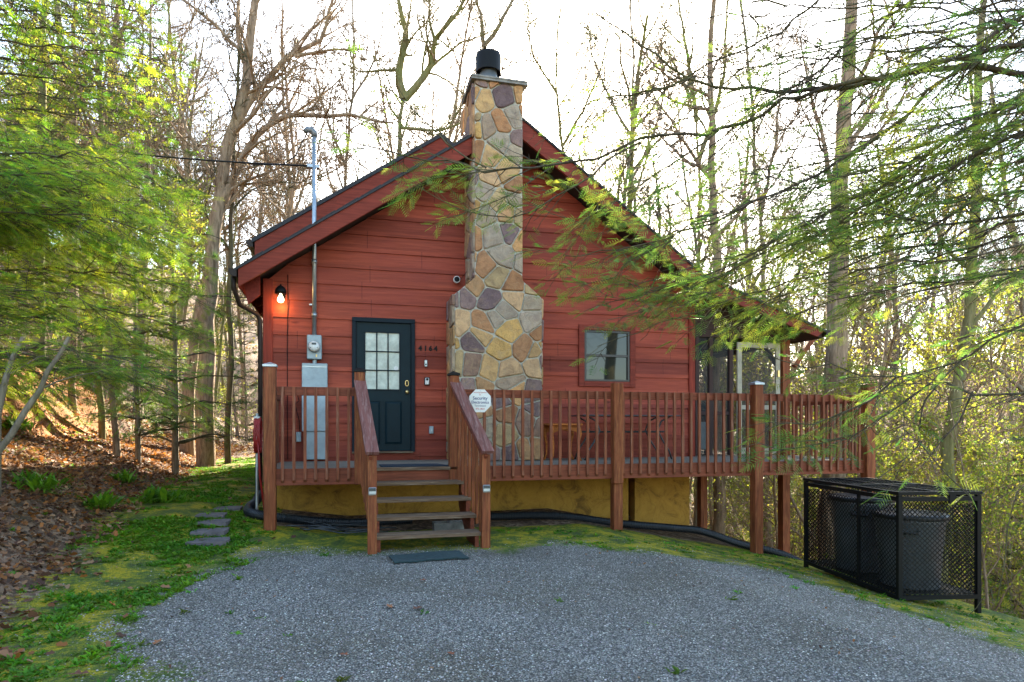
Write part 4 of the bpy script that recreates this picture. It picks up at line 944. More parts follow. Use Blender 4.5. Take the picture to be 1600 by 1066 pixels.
for (u, v, lab, hs) in ((.45, .45, 'round grey trash can nearest the front inside the cage', 0.80), (.43, 1.30, 'round grey trash can at the back inside the cage', 0.90)):
    c = eb(u, v, .09); t = thing('trash_can', lab, 'trash can', c, 'trash cans inside the cage')
    b = MB(); b.lathe([(.29, 0), (.30, .02), (.325, hs * .55), (.335, hs * .6), (.35, hs * .88), (.37, hs * .92), (.375, hs), (.355, hs), (.27, .05)], c, 32, cap=False); b.build('body', M['binplastic'], t, smooth=True)
    b = MB(); b.lathe([(.385, hs - .03), (.39, hs), (.385, hs + .02), (.33, hs + .03), (.02, hs + .05)], c, 32, cap=True); b.build('lid', M['rubber'], t, smooth=True)
    for a_ in (.4, .4 + math.pi):
        b = MB(); dx, dy = math.cos(a_ + 3.5), math.sin(a_ + 3.5); b.tube([(c[0] + .35 * dx - .09 * dy, c[1] + .35 * dy + .09 * dx, c[2] + hs * .82), (c[0] + .40 * dx - .08 * dy, c[1] + .40 * dy + .08 * dx, c[2] + hs * .8), (c[0] + .40 * dx + .08 * dy, c[1] + .40 * dy - .08 * dx, c[2] + hs * .8), (c[0] + .35 * dx + .09 * dy, c[1] + .35 * dy - .09 * dx, c[2] + hs * .82)], .018, 8); b.build('handle', M['rubber'], t, smooth=True)

# ------------------------------------------------------------------ vegetation
class TB:                                 # many tubes into one numpy mesh
    def __init__(s): s.V = []; s.F = []; s.n = 0
    def tube(s, P, rad, k):
        P = np.asarray(P, float); n = len(P); rad = np.asarray(rad, float)
        T = np.empty_like(P); T[1:-1] = P[2:] - P[:-2]; T[0] = P[1] - P[0]; T[-1] = P[-1] - P[-2]
        T /= np.sqrt((T * T).sum(1))[:, None] + 1e-9
        ref = np.array([.31, .2, .93]) if abs(T[0, 2]) < .8 else np.array([.93, .3, .1])
        A = np.cross(T, ref); A /= np.sqrt((A * A).sum(1))[:, None] + 1e-9; B = np.cross(T, A)
        an = np.arange(k) * (2 * math.pi / k)
        s.V.append((P[:, None] + rad[:, None, None] * (A[:, None] * np.cos(an)[None, :, None] + B[:, None] * np.sin(an)[None, :, None])).reshape(-1, 3))
        i = np.arange(n - 1)[:, None] * k; j = np.arange(k)[None]; j2 = (j + 1) % k
        s.F.append((np.stack([i + j, i + k + j, i + k + j2, i + j2], -1).reshape(-1, 4)) + s.n); s.n += n * k
    def build(s, name, mat, parent=None, off=(0, 0, 0)):
        return npmesh(name, np.concatenate(s.V) - np.array(off), np.concatenate(s.F), mat, parent, smooth=True)
def norm(v): return v / (math.sqrt(float((v * v).sum())) + 1e-9)
def walk(p, d, L, n, wander, lift, rg):
    P = [np.array(p, float)]; d = norm(np.array(d, float)); st = L / n
    for _ in range(n):
        d = norm(d + rg.normal(0, wander, 3) + np.array([0, 0, lift])); P.append(P[-1] + d * st)
    return np.array(P), d
NSEG = [12, 8, 6, 4, 3]; SIDES = [8, 6, 4, 3, 3]
def sprout(tb, P, R0, lvl, maxl, rg, nch, t0, lenk, tips, ang=(.5, 1.1), lift=.06, wander=.16, minr=.0065):
    """grow children along polyline P (radii R0); tb is a list of tube collectors by level"""
    n = len(P); seglen = np.sqrt(((P[1:] - P[:-1]) ** 2).sum(1)).sum()
    for c in range(nch):
        t = t0 + (1 - t0) * ((c + rg.random()) / nch); f = t * (n - 1); i = min(int(f), n - 2); q = P[i] + (P[i + 1] - P[i]) * (f - i)
        d = norm(P[i + 1] - P[i]); r = np.interp(f, np.arange(n), R0)
        a = norm(np.cross(d, rg.normal(0, 1, 3))); th = rg.uniform(*ang); nd = d * math.cos(th) + a * math.sin(th)
        if lvl == 0: nd[2] = abs(nd[2]) * .8 + .1
        L = seglen * lenk * (1.15 - .75 * t) * rg.uniform(.7, 1.25); cr = max(min(r * .62, L * .022 + .002), minr)
        k = lvl + 1; Q, _ = walk(q, nd, L, NSEG[k], wander, lift, rg); rr = np.linspace(cr, max(cr * .3, minr * .8), len(Q))
        tb[k].tube(Q, rr, SIDES[k]); 
        if k < maxl: sprout(tb, Q, rr, k, maxl, rg, [0, 8, 6, 4][k] if k < 4 else 3, .25, .48 if k < 3 else .55, tips, ang, lift, wander, minr)
        else: tips.append(Q[-1]); tips.append(Q[1])
def leafquads(pos, size, rg, up=.4):       # small two-triangle leaves with random orientation
    n = len(pos); X = unit(rg.normal(0, 1, (n, 3))); Z = unit(rg.normal(0, 1, (n, 3)) + np.array([0, 0, up])); Y = unit(np.cross(Z, X)); X = np.cross(Y, Z)
    pv = np.array([[0, 0, 0], [.5, .32, .06], [1, 0, 0], [.5, -.32, .06]], float); pf = np.array([[0, 1, 2, 3]])
    t = rg.uniform(.7, 1.25, (n, 1)) * np.array([[1, 1, 1]]) * (1 + rg.normal(0, .08, (n, 3)))
    return instance(pv, pf, pos, X, Y, Z, size * rg.uniform(.6, 1.3, n), t)
def tree_parts(h, r, rg, nch=13, maxl=4, lean=(0, 0), t0=.35, lenk=.34, wander=.05, leaf=None, leafsize=.05, perleaf=3, base=.0):
    tb = [TB() for _ in range(5)]; tips = []
    P, _ = walk((0, 0, -.4), (lean[0], lean[1], 1), h, NSEG[0], wander, .05, rg)
    R0 = r * (1 - .82 * np.linspace(0, 1, len(P)) ** .9); R0[0] *= 1.35; tb[0].tube(P, R0, 9)
    sprout(tb, P, R0, 0, maxl, rg, nch, t0, lenk, tips)
    a = TB(); a.V = tb[0].V + [v for v in tb[1].V]; n = 0; F = []; 
    def merge(ts):
        m = TB()
        for t in ts:
            for v, f in zip(t.V, t.F): pass
        off = 0
        for t in ts:
            for v in t.V: m.V.append(v)
            for f in t.F: m.F.append(f + off)
            off += t.n
        m.n = off; return m
    return merge(tb[:2]), merge(tb[2:]), np.array(tips)
protos = {}
def store(key, trunk, crown, bark, leaves=None, leafmat=None):
    ms = []
    for nm, t in (('trunk', trunk), ('crown', crown)):
        o = t.build(nm, bark); ms.append((nm, o.data)); bpy.data.objects.remove(o)
    if leaves is not None:
        Vv, Ff, Cc = leaves; o = npmesh('leaves', Vv, Ff, leafmat, col=Cc); ms.append(('leaves', o.data)); bpy.data.objects.remove(o)
    protos[key] = ms
def plant(key, x, y, name, label, cat, group, s=1.0, rz=0.0, tilt=0.0, z=None):
    t = thing(name, label, cat, (x, y, (Hs(x, y) if z is None else z)), group); t.rotation_euler = (tilt * math.cos(rz), tilt * math.sin(rz), rz); t.scale = (s, s, s)
    for nm, me in protos[key]:
        c = bpy.data.objects.new(nm, me); COL.objects.link(c); c.parent = t
    return t
rg = np.random.default_rng(21)
for i, (h, r, nch) in enumerate(((19, .20, 19), (17, .15, 17), (21, .24, 20), (15, .10, 16), (18, .13, 18), (13, .07, 14))):
    a, c, tips = tree_parts(h, r, rg, nch, 4, (rg.normal(0, .05), rg.normal(0, .05)), .38 if i < 4 else .3, .33, .045)
    store('bare%d' % i, a, c, M[['bark', 'bark_warm', 'bark_moss'][i % 3]])
for i, (h, r, nch) in enumerate(((10, .07, 12), (8, .05, 12), (12, .09, 13))):      # young-leaf understory trees
    a, c, tips = tree_parts(h, r, rg, nch, 4, (rg.normal(0, .08), rg.normal(0, .08)), .18, .42, .08)
    tt = tips[rg.random(len(tips)) < .38]; pos = np.repeat(tt, 3, 0) + rg.normal(0, .12, (len(tt) * 3, 3))
    store('spring%d' % i, a, c, M['bark_warm'], leafquads(pos, .07, rg), M['spring'])
for i in range(3):                                                                   # bare brushy shrubs
    tb = [TB() for _ in range(5)]; tips = []; 
    for k in range(7):
        P, _ = walk((rg.normal(0, .12), rg.normal(0, .12), -.1), (rg.normal(0, .45), rg.normal(0, .45), 1), rg.uniform(1.6, 3.2), 6, .12, .03, rg)
        R0 = np.linspace(.016, .006, len(P)); tb[1].tube(P, R0, 4); sprout(tb, P, R0, 2, 4, rg, 7, .2, .38, tips, minr=.004)
    a = TB(); a.V, a.F, a.n = tb[1].V, tb[1].F, tb[1].n; c = TB(); off = 0
    for t in tb[2:]:
        c.V += t.V; c.F += [f + off for f in t.F]; off += t.n
    tips = np.array(tips); tt = tips[rg.random(len(tips)) < (.15, .4, .05)[i]]; pos = np.repeat(tt, 2, 0) + rg.normal(0, .06, (len(tt) * 2, 3))
    store('shrub%d' % i, a, c, M['twig'], leafquads(pos, .055, rg), M['spring'])

# evergreen sprays
def spray_proto(fine=True):
    V = []; F = []
    def tri(a, b_, c_): k = len(V); V.extend([a, b_, c_]); F.append((k, k + 1, k + 2))
    tri((0, -.012, 0), (1, 0, -.05), (0, .012, 0))
    ntw = 6 if fine else 5
    for k in range(ntw):
        for sgn in (-1, 1):
            t = .06 + .9 * (k + (.25 if sgn > 0 else 0)) / ntw; L = (.58 if fine else .46) * (1 - .68 * t) * (.85 + .3 * ((k * 7 + (sgn > 0) * 3) % 5) / 5); an = R(48)
            dx, dy = math.cos(an), math.sin(an) * sgn; z0 = -.05 * t
            if False:
                nn = 5
                for j in range(nn):
                    u = (j + .4) / nn; bx, by = t + dx * L * u, dy * L * u
                    for s2 in (-1, 1):
                        a2 = math.atan2(dy, dx) + s2 * .95; nl = .058 * (1 - .35 * u); ex, ey = bx + math.cos(a2) * nl, by + math.sin(a2) * nl
                        w_ = .012; tri((bx - dx * w_, by - dy * w_, z0), (bx + dx * w_, by + dy * w_, z0), (ex, ey, z0 - .01 * s2))
                tri((t, -.004, z0), (t + dx * L * 1.08, dy * L * 1.08, z0 - .03), (t, .004, z0))
            else:
                nx_, ny_ = -dy, dx; w_ = .022 if fine else .06
                tri((t, 0, z0), (t + dx * L * .4 + nx_ * w_, dy * L * .4 + ny_ * w_, z0 + .01), (t + dx * L * 1.1, dy * L * 1.1, z0 - .03))
                tri((t, 0, z0), (t + dx * L * .35 - nx_ * w_, dy * L * .35 - ny_ * w_, z0 - .01), (t + dx * L * .8, dy * L * .8, z0 - .02))
    return np.array(V, float), np.array(F)
SPF = spray_proto(True); SPC = spray_proto(False)
class Sprays:
    def __init__(s): s.p = []; s.d = []; s.s = []
    def add(s, p, d, sz): s.p.append(p); s.d.append(d); s.s.append(sz)
    def mesh(s, name, proto, mat, parent, rg, off, tilt=.28, dark=1.0):
        p = np.array(s.p) - np.array(off); X = unit(np.array(s.d)); n = len(p)
        Z = unit(np.array([0, 0, 1.0])[None] + rg.normal(0, tilt * 1.7, (n, 3))); Y = unit(np.cross(Z, X)); Z = np.cross(X, Y)
        t = rg.uniform(.6, 1.3, (n, 1)) * dark * np.ones((1, 3)); t[:, 0] *= rg.uniform(.75, 1.5, n)
        Vv, Ff, Cc = instance(proto[0], proto[1], p, X, Y, Z, np.array(s.s), t)
        return npmesh(name, Vv, Ff, mat, parent, col=Cc)
def resample(pts, r0, r1, rg, step=.18, jit=.02):
    P = [np.array(p, float) for p in pts]; out = []
    for i in range(len(P) - 1):
        a_, b_ = P[i], P[i + 1]; pm = P[i - 1] if i else 2 * a_ - b_; pn = P[i + 2] if i + 2 < len(P) else 2 * b_ - a_
        n = max(1, int(np.linalg.norm(b_ - a_) / step))
        for k in range(n):
            t = k / n; out.append(.5 * ((2 * a_) + (b_ - pm) * t + (2 * pm - 5 * a_ + 4 * b_ - pn) * t * t + (3 * a_ - pm - 3 * b_ + pn) * t ** 3))
    out.append(P[-1]); out = np.array(out); out[1:-1] += rg.normal(0, jit, (len(out) - 2, 3))
    return out, np.linspace(r0, r1, len(out))
def limb(tb, sp, pts, r0, r1, rg, dens=6.0, t0=.15, Lb=.8, leaf=1.0, size=.16, droop=-.05, twig=.004, leaf_from=0.0, fill=.075):
    """an evergreen limb with flat side branchlets and sprays"""
    P, rr = resample(pts, r0, r1, rg); tb.tube(P, rr, 6); seg = np.sqrt(((P[1:] - P[:-1]) ** 2).sum(1)); Ltot = seg.sum(); cum = np.concatenate([[0], np.cumsum(seg)])
    n = max(2, int(Ltot * dens)); side = 1
    for c in range(n):
        t = t0 + (1 - t0) * (c + rg.random() * .8) / n; s_ = t * Ltot; i = min(np.searchsorted(cum, s_) - 1, len(P) - 2); i = max(i, 0)
        q = P[i] + (P[i + 1] - P[i]) * ((s_ - cum[i]) / (seg[i] + 1e-9)); d = norm(P[i + 1] - P[i]); side = -side
        lat = norm(np.cross(d, np.array([0, 0, 1.]))) * side; nd = norm(d * rg.uniform(.45, 1.0) + lat * rg.uniform(.5, 1.0) + np.array([0, 0, rg.normal(droop, .22)]))
        L = Lb * rg.uniform(.5, 1.2) * (1.1 - .55 * t); Q, _ = walk(q, nd, L, 5, .09, droop * .25, rg); tb.tube(Q, np.linspace(min(.010, rr[i] * .6), twig * .7, 6), 3)
        if t < leaf_from or rg.random() > leaf: continue
        s2 = 1; m = max(3, int(L / fill))
        for k in range(m):
            u = .15 + .85 * (k + .5) / m; f = u * 5; j = min(int(f), 4); q2 = Q[j] + (Q[j + 1] - Q[j]) * (f - j); d2 = norm(Q[j + 1] - Q[j]); s2 = -s2
            lat2 = norm(np.cross(d2, np.array([0, 0, 1.]))) * s2; d3 = norm(d2 * .8 + lat2 * .75 + np.array([0, 0, rg.normal(-.1, .15)])); L2 = L * .42 * rg.uniform(.6, 1.2) * (1.1 - .6 * u)
            e = q2 + d3 * L2
            if L2 > .12: tb.tube([q2, e], [twig, twig * .5], 3)
            sz = size * rg.uniform(.7, 1.25)
            if rg.random() < leaf:
                sp.add(e, d3, sz)
                if L2 > .14: sp.add(q2 + d3 * L2 * .5, norm(d3 + lat2 * .5 * s2), sz * .8)
        sp.add(Q[-1], norm(Q[-1] - Q[-2]), size)
def C3(px, py, d): return np.array(cp(px, py, d))

# --- near hemlock whose long limbs hang in from the right
rg = np.random.default_rng(5)
hb = Vector(cp(2040, 900, 5.0)); hb.z = Hs(hb.x, hb.y)
near = thing('hemlock_tree', 'tall hemlock whose long limbs hang in front of the cabin from the right', 'tree', hb)
trunkx = lambda z_: np.array([hb.x + .05 * z_, hb.y + .02 * z_, z_])
tb = TB(); P, rr = resample([trunkx(hb.z - .3), trunkx(3), trunkx(7), trunkx(12)], .20, .06, rg, .6); tb.tube(P, rr, 10); tb.build('trunk', M['bark_dark'], near, off=hb)
LIMBS = [  # (pixel,distance) paths, radius, options
 ([(1900, 120, 5.2), (1600, 112, 5.6), (1450, 108, 5.9), (1280, 140, 6.2), (1120, 135, 6.5), (1072, 118, 6.6), (1000, 70, 6.8), (930, 20, 7)], .036, dict(leaf=.35, dens=4)),
 ([(1075, 120, 6.6), (1010, 146, 6.8), (900, 160, 7)], .014, dict(leaf=.5)),
 ([(1900, 20, 5.2), (1600, 70, 5.4), (1330, 128, 5.8), (1250, 150, 6), (1130, 196, 6.1), (1000, 222, 6.2), (870, 258, 6.3), (760, 262, 6.4), (640, 245, 6.5), (530, 215, 6.6)], .026, dict(leaf=.55, dens=5, size=.2, Lb=1.0)),
 ([(1000, 222, 6.2), (900, 290, 6.1), (800, 340, 6.1), (720, 330, 6.1), (650, 290, 6.1)], .010, dict(leaf=.8, dens=6, Lb=.55, t0=.3)),
 ([(1130, 196, 6.1), (1000, 290, 6.0), (900, 350, 6.0), (850, 330, 6.0)], .010, dict(leaf=.9, dens=7, Lb=.6, t0=.2)),
 ([(760, 262, 6.4), (700, 225, 6.4), (600, 130, 6.6), (560, 60, 6.8)], .008, dict(leaf=.4, dens=5, Lb=.5)),
 ([(1900, 60, 4.8), (1600, 150, 5), (1400, 270, 5.4), (1200, 385, 5.8), (1080, 440, 6), (960, 470, 6.1)], .020, dict(leaf=.95, dens=9, Lb=.9)),
 ([(1900, 120, 4.8), (1600, 205, 5), (1350, 330, 5.4), (1150, 440, 5.8), (1040, 470, 6.0)], .018, dict(leaf=.95, dens=9, Lb=.8)),
 ([(1900, -100, 4.9), (1600, 20, 5.1), (1350, 230, 5.6), (1150, 330, 6), (1000, 380, 6.2), (880, 400, 6.3)], .022, dict(leaf=.9, dens=8, Lb=.9)),
 ([(1800, -180, 5.1), (1480, -30, 5.4), (1280, 100, 5.8), (1100, 250, 6.1), (980, 330, 6.3)], .018, dict(leaf=.6, dens=6)),
 ([(1900, 200, 4.8), (1600, 300, 5), (1440, 350, 5.2), (1290, 400, 5.5), (1180, 480, 5.7), (1120, 520, 5.8)], .016, dict(leaf=.95, dens=9, Lb=.7)),
 ([(1900, 260, 4.7), (1600, 335, 4.8), (1470, 345, 5.0), (1300, 330, 5.3), (1180, 345, 5.6)], .016, dict(leaf=.8, dens=7)),
 ([(1900, 330, 4.6), (1600, 420, 4.8), (1430, 445, 5.1), (1300, 470, 5.4), (1200, 500, 5.6)], .014, dict(leaf=.95, dens=9, Lb=.7)),
 ([(1900, 430, 4.5), (1600, 500, 4.7), (1510, 555, 4.8), (1400, 590, 5), (1300, 575, 5.2), (1210, 560, 5.3)], .014, dict(leaf=.9, dens=8, Lb=.6)),
 ([(1900, 590, 4.4), (1600, 608, 4.5), (1520, 611, 4.6), (1480, 601, 4.7), (1440, 605, 4.7), (1400, 640, 4.8), (1330, 680, 4.9), (1240, 690, 5)], .015, dict(leaf=.85, dens=8, Lb=.6, leaf_from=.55)),
 ([(1510, 555, 4.8), (1450, 620, 4.8), (1432, 645, 4.8), (1440, 690, 4.8), (1480, 740, 4.7), (1520, 780, 4.6)], .009, dict(leaf=.4, dens=4, Lb=.4)),
 ([(1440, 690, 4.8), (1420, 715, 4.8), (1370, 750, 4.8)], .006, dict(leaf=.4, dens=4, Lb=.35)),
 ([(1900, 760, 4.2), (1620, 740, 4.2), (1590, 775, 4.2), (1570, 870, 4.2), (1558, 940, 4.25)], .009, dict(leaf=.3, dens=3, Lb=.5)),
 ([(1850, -250, 5.5), (1380, -60, 6.2), (1190, 60, 6.6), (1050, 130, 7), (850, 190, 7.2)], .02, dict(leaf=.5, dens=5)),
 ([(1520, 611, 4.6), (1500, 660, 4.6), (1440, 730, 4.7)], .008, dict(leaf=.6, dens=6, Lb=.4)),
 ([(1400, 590, 5), (1330, 640, 5.1), (1270, 665, 5.1), (1200, 660, 5.2)], .009, dict(leaf=1.0, dens=11, Lb=.45)),
 ([(1330, 680, 4.9), (1260, 700, 5.0), (1180, 690, 5.1)], .006, dict(leaf=1.0, dens=11, Lb=.4)),
 ([(1230, 10, 7.4), (1175, 0, 7.2), (1185, 60, 7.0), (1198, 130, 6.35)], .012, dict(leaf=.2, dens=2)),
]
for k in range(15):
    xe_, ye_ = rg.uniform(880, 1380), rg.uniform(170, 600); sl_ = rg.uniform(.22, .5); y6 = ye_ - (1600 - xe_) * sl_; dd = rg.uniform(4.6, 6.0)
    LIMBS.append(([(1900, y6 - 120, 4.9), (1600, y6, dd), ((1600 + xe_) / 2, (y6 + ye_) / 2 - 12, dd + .3), (xe_, ye_, dd + .7)], .013, dict(leaf=rg.uniform(.4, .9), dens=5, Lb=.8, leaf_from=.35)))
for k in range(12):
    xe_, ye_ = rg.uniform(820, 1300), rg.uniform(-20, 380); y6 = ye_ - (1600 - xe_) * rg.uniform(.05, .4); dd = rg.uniform(5.4, 7.5)
    LIMBS.append(([(1900, y6 - 60, 5.5), (1600, y6, dd), ((1600 + xe_) / 2, (y6 + ye_) / 2 - 25, dd + .3), (xe_, ye_, dd + .6)], .014, dict(leaf=.22, dens=4.5, Lb=1.0)))
for pts in ([(860, 262, 6.3), (800, 300, 6.2), (740, 335, 6.2), (690, 345, 6.2)], [(800, 262, 6.35), (740, 275, 6.3), (680, 285, 6.3), (630, 300, 6.3)], [(1000, 222, 6.2), (930, 330, 6.1), (880, 400, 6.1)], [(1130, 330, 6), (1020, 390, 6), (930, 440, 6), (890, 450, 6)], [(1200, 390, 5.8), (1100, 440, 5.8), (1010, 480, 5.9), (950, 500, 6)]):
    LIMBS.append((pts, .006, dict(leaf=1.0, dens=9, Lb=.38)))
sp = Sprays(); 
for pts, r0, kw in LIMBS:
    tbl = TB(); kw['leaf'] = kw.get('leaf', 1) * .85; kw['dens'] = kw.get('dens', 6) * 1.25; kw.pop('size', 0); limb(tbl, sp, [C3(*p) for p in pts], r0, max(.003, r0 * .18), rg, **kw); tbl.build('limb', M['bark_dark'], near, off=hb)
fo = sp.mesh('foliage', SPF, M['hemlock'], near, rg, hb)
print('near sprays', len(sp.p))

# --- generic evergreen trees built whole
def hemlock_proto(key, h, r, rg, proto, mat, size, z0=.12, spread=.34, dens=3.2, perwhorl=4, droop=-.1, step=.42):
    tt = TB(); P, _ = walk((0, 0, -.4), (rg.normal(0, .03), rg.normal(0, .03), 1), h, 10, .02, .05, rg); tt.tube(P, r * (1 - .9 * np.linspace(0, 1, 11)), 8)
    br = TB(); s_ = Sprays(); z_ = h * z0
    while z_ < h * .97:
        q = np.array([np.interp(z_, P[:, 2], P[:, 0]), np.interp(z_, P[:, 2], P[:, 1]), z_]); L = h * spread * (1 - z_ / h) ** .75 * rg.uniform(.65, 1.15) + .25
        for k in range(perwhorl):
            a_ = rg.uniform(0, 6.283); e = np.array([math.cos(a_), math.sin(a_), 0]); Lk = L * rg.uniform(.6, 1.15)
            limb(br, s_, fill=.16, pts=[q, q + e * Lk * .5 + [0, 0, .10 * Lk], q + e * Lk + [0, 0, .02 * Lk]], r0=.012 + .010 * L, r1=.004, rg=rg, dens=dens, t0=.12, Lb=Lk * .35, size=size, droop=droop, leaf=.9, twig=.005)
        z_ += step * rg.uniform(.7, 1.3)
    Z = np.zeros(3); o = s_.mesh('foliage', proto, mat, None, rg, Z, .35); me = o.data; bpy.data.objects.remove(o)
    a = tt.build('trunk', M['bark']); b_ = br.build('branches', M['bark_dark']); protos[key] = [('trunk', a.data), ('crown', b_.data), ('foliage', me)]
    bpy.data.objects.remove(a); bpy.data.objects.remove(b_); print(key, len(s_.p))
hemlock_proto('hem0', 9, .13, rg, SPC, M['hemlock'], .36, dens=2.6)
hemlock_proto('hem1', 13, .18, rg, SPC, M['hemlock'], .42, dens=2.0, z0=.25, step=.6)
def tuft():
    V = []; F = []; g_ = np.random.default_rng(2)
    for k in range(16):
        d = norm(g_.normal(0, 1, 3) + np.array([1.3, 0, 0])); s_ = norm(np.cross(d, g_.normal(0, 1, 3))) * .022; i = len(V); V += [s_, -s_, d]; F.append((i, i + 1, i + 2))
    return np.array(V, float), np.array(F)
TUF = tuft()
hemlock_proto('pine0', 7, .08, rg, TUF, M['pine'], .17, z0=.1, spread=.26, dens=3.0, perwhorl=4, droop=.05, step=.45)
hemlock_proto('pine1', 16, .17, rg, TUF, M['pine'], .24, z0=.42, spread=.2, dens=1.7, perwhorl=4, droop=.03, step=.7)

# --- big left hemlock that leans over the bank, limbs spreading right
rg = np.random.default_rng(9)
lb_ = Vector(cp(-330, 700, 8.5)); lb_.z = Hs(lb_.x, lb_.y)
lh = thing('hemlock_tree', 'dense bright green hemlock leaning over the bank at the left edge', 'tree', lb_)
tb = TB(); P, rr = resample([(lb_.x, lb_.y, lb_.z - .4), (lb_.x + .1, lb_.y, lb_.z + 4), (lb_.x + .2, lb_.y, lb_.z + 9)], .17, .05, rg, .6); tb.tube(P, rr, 9); tb.build('trunk', M['bark_dark'], lh, off=lb_)
sp = Sprays()
for k in range(22):
    y0_ = 225 + 380 * (k % 15) / 15 + rg.uniform(-15, 15); d0 = 7.2 + 2.6 * rg.random(); xe_ = rg.uniform(190, 350) * (1 - .45 * abs(y0_ - 440) / 330)
    tbl = TB(); limb(tbl, sp, [C3(-330, y0_ + 60, 8.5), C3(-150, y0_ + 15, (d0 + 8.5) / 2), C3(-20, y0_ + 5, d0), C3(xe_ * .55, y0_ + 12, d0), C3(xe_, y0_ + 50, d0 * 1.03)], .028, .004, rg, dens=7.5, t0=.25, Lb=1.2, size=.2, leaf=.95, droop=-.08, leaf_from=.25, fill=.10)
    tbl.build('limb', M['bark_dark'], lh, off=lb_)
sp.mesh('foliage', SPF, M['hemlock_sunlit'], lh, rg, lb_); print('left sprays', len(sp.p))
# --- upper left evergreen with long horizontal limbs
ub = Vector(cp(-260, 700, 11)); ub.z = Hs(ub.x, ub.y)
uh = thing('hemlock_tree', 'tall evergreen with long level limbs across the top left corner', 'tree', ub)
tb = TB(); P, rr = resample([(ub.x, ub.y, ub.z - .4), (ub.x, ub.y, ub.z + 7), (ub.x + .2, ub.y, ub.z + 14)], .2, .06, rg, .8); tb.tube(P, rr, 9); tb.build('trunk', M['bark'], uh, off=ub)
sp = Sprays()
for k in range(17):
    y0_ = -90 + 26 * k; xe_ = rg.uniform(180, 300) if k < 11 else rg.uniform(120, 220); d0 = rg.uniform(9.5, 12)
    tbl = TB(); limb(tbl, sp, [C3(-260, y0_ - 10, 11), C3(-60, y0_ - 5, d0), C3(xe_ * .5, y0_ + 10, d0), C3(xe_, y0_ + 32, d0)], .034, .005, rg, dens=5, t0=.3, Lb=1.3, size=.22, leaf=.55, leaf_from=.35, droop=.02, fill=.12)
    tbl.build('limb', M['bark_dark'], uh, off=ub)
sp.mesh('foliage', SPC, M['hemlock_sunlit'], uh, rg, ub); print('upper sprays', len(sp.p))

# --- trees one can point at, drawn from their own trunk lines
def own_tree(label, d, trunk, r, limbs=(), mat='bark', nch=12, maxl=4, t0=.4, lenk=.22, name='bare_tree', base=True):
    T = [C3(px, py, d) for px, py in trunk]
    if base:
        b0 = T[0].copy(); b0[2] = Hs(b0[0], b0[1]) - .3; 
        if b0[2] < T[0][2] - .2: T = [b0] + T
    loc = Vector(T[0]); t = thing(name, label, 'tree', loc)
    P, rr = resample(T, r, r * .25, rg, .7, .03); tbs = [TB() for _ in range(5)]; tips = []; tbs[0].tube(P, rr, 10)
    sprout(tbs, P, rr, 0, maxl, rg, nch, t0, lenk, tips, minr=.009)
    for pts, lr, nl in limbs:
        Q, lrr = resample([C3(*p) if len(p) == 3 else C3(p[0], p[1], d) for p in pts], lr, lr * .2, rg, .4, .03); tbs[1].tube(Q, lrr, 7)
        sprout(tbs, Q, lrr, 1, maxl, rg, int(nl * 2.0), .12, .36, tips, minr=.009)
    tbs[0].build('trunk', M[mat], t, off=loc); m = TB(); off = 0
    for q in tbs[1:]:
        m.V += q.V; m.F += [f + off for f in q.F]; off += q.n
    m.build('crown', M[mat], t, off=loc); return t
own_tree('large bare tree leaning right behind the cabin with a low arching limb', 17, [(322, 660), (325, 500), (340, 320), (358, 220), (385, 130), (392, 60), (405, -40), (420, -200)], .25,
  [([(340, 330), (375, 255), (420, 195), (480, 178), (545, 182), (615, 192)], .12, 9), ([(352, 230), (400, 140), (460, 85), (500, 62), (530, -40)], .12, 9), ([(390, 110), (372, 60), (375, -30)], .09, 7),
   ([(460, 88), (520, 74), (590, 80)], .05, 6), ([(345, 300), (300, 220), (270, 130), (240, 40)], .06, 7), ([(335, 350), (380, 290), (440, 280), (470, 240)], .05, 7)], 'bark_warm', nch=8)
own_tree('forked bare tree rising behind the left roof slope', 21, [(622, 500), (622, 300), (626, 190), (632, 150)], .19,
  [([(632, 155), (624, 110), (634, 50), (622, 10), (610, -80)], .15, 9), ([(632, 155), (665, 115), (682, 60), (715, 20), (760, -60)], .13, 9), ([(682, 70), (672, 40), (668, -20)], .06, 6),
   ([(627, 200), (690, 205), (725, 192), (780, 185)], .06, 6), ([(622, 110), (560, 108), (520, 90)], .05, 6), ([(665, 115), (720, 65), (790, 45)], .05, 6)], 'bark_moss', nch=5, t0=.7)
own_tree('slim bare tree with upswept branches directly behind the chimney', 23, [(762, 500), (760, 250), (757, 90), (755, 60)], .13,
  [([(757, 75), (748, 20), (740, -60)], .09, 7), ([(757, 70), (780, 40), (805, -10), (820, -90)], .09, 7), ([(757, 130), (800, 100), (850, 90)], .04, 6)], nch=6, t0=.6)
own_tree('broad pale trunk rising behind the right end of the deck', 12.5, [(1300, 760), (1303, 540), (1312, 350), (1322, 180), (1330, 0), (1338, -250)], .27, [([(1312, 330), (1280, 200), (1250, 60)], .06, 7), ([(1318, 250), (1380, 150), (1450, 60)], .06, 7)], 'bark_warm', nch=7, t0=.45, name='large_tree')
own_tree('leaning mossy trunk at the right behind the trash cage', 13, [(1470, 860), (1485, 700), (1505, 560), (1520, 400), (1528, 150), (1545, -150)], .17, [([(1515, 420), (1560, 300), (1600, 200)], .05, 7)], 'bark_moss', nch=7, t0=.4, name='large_tree')
own_tree('rough brown trunk standing under the deck beside the porch posts', 15, [(1124, 850), (1122, 740), (1118, 600), (1120, 400), (1110, 200), (1120, -100)], .16, (), 'bark_warm', nch=9, t0=.55, name='large_tree')
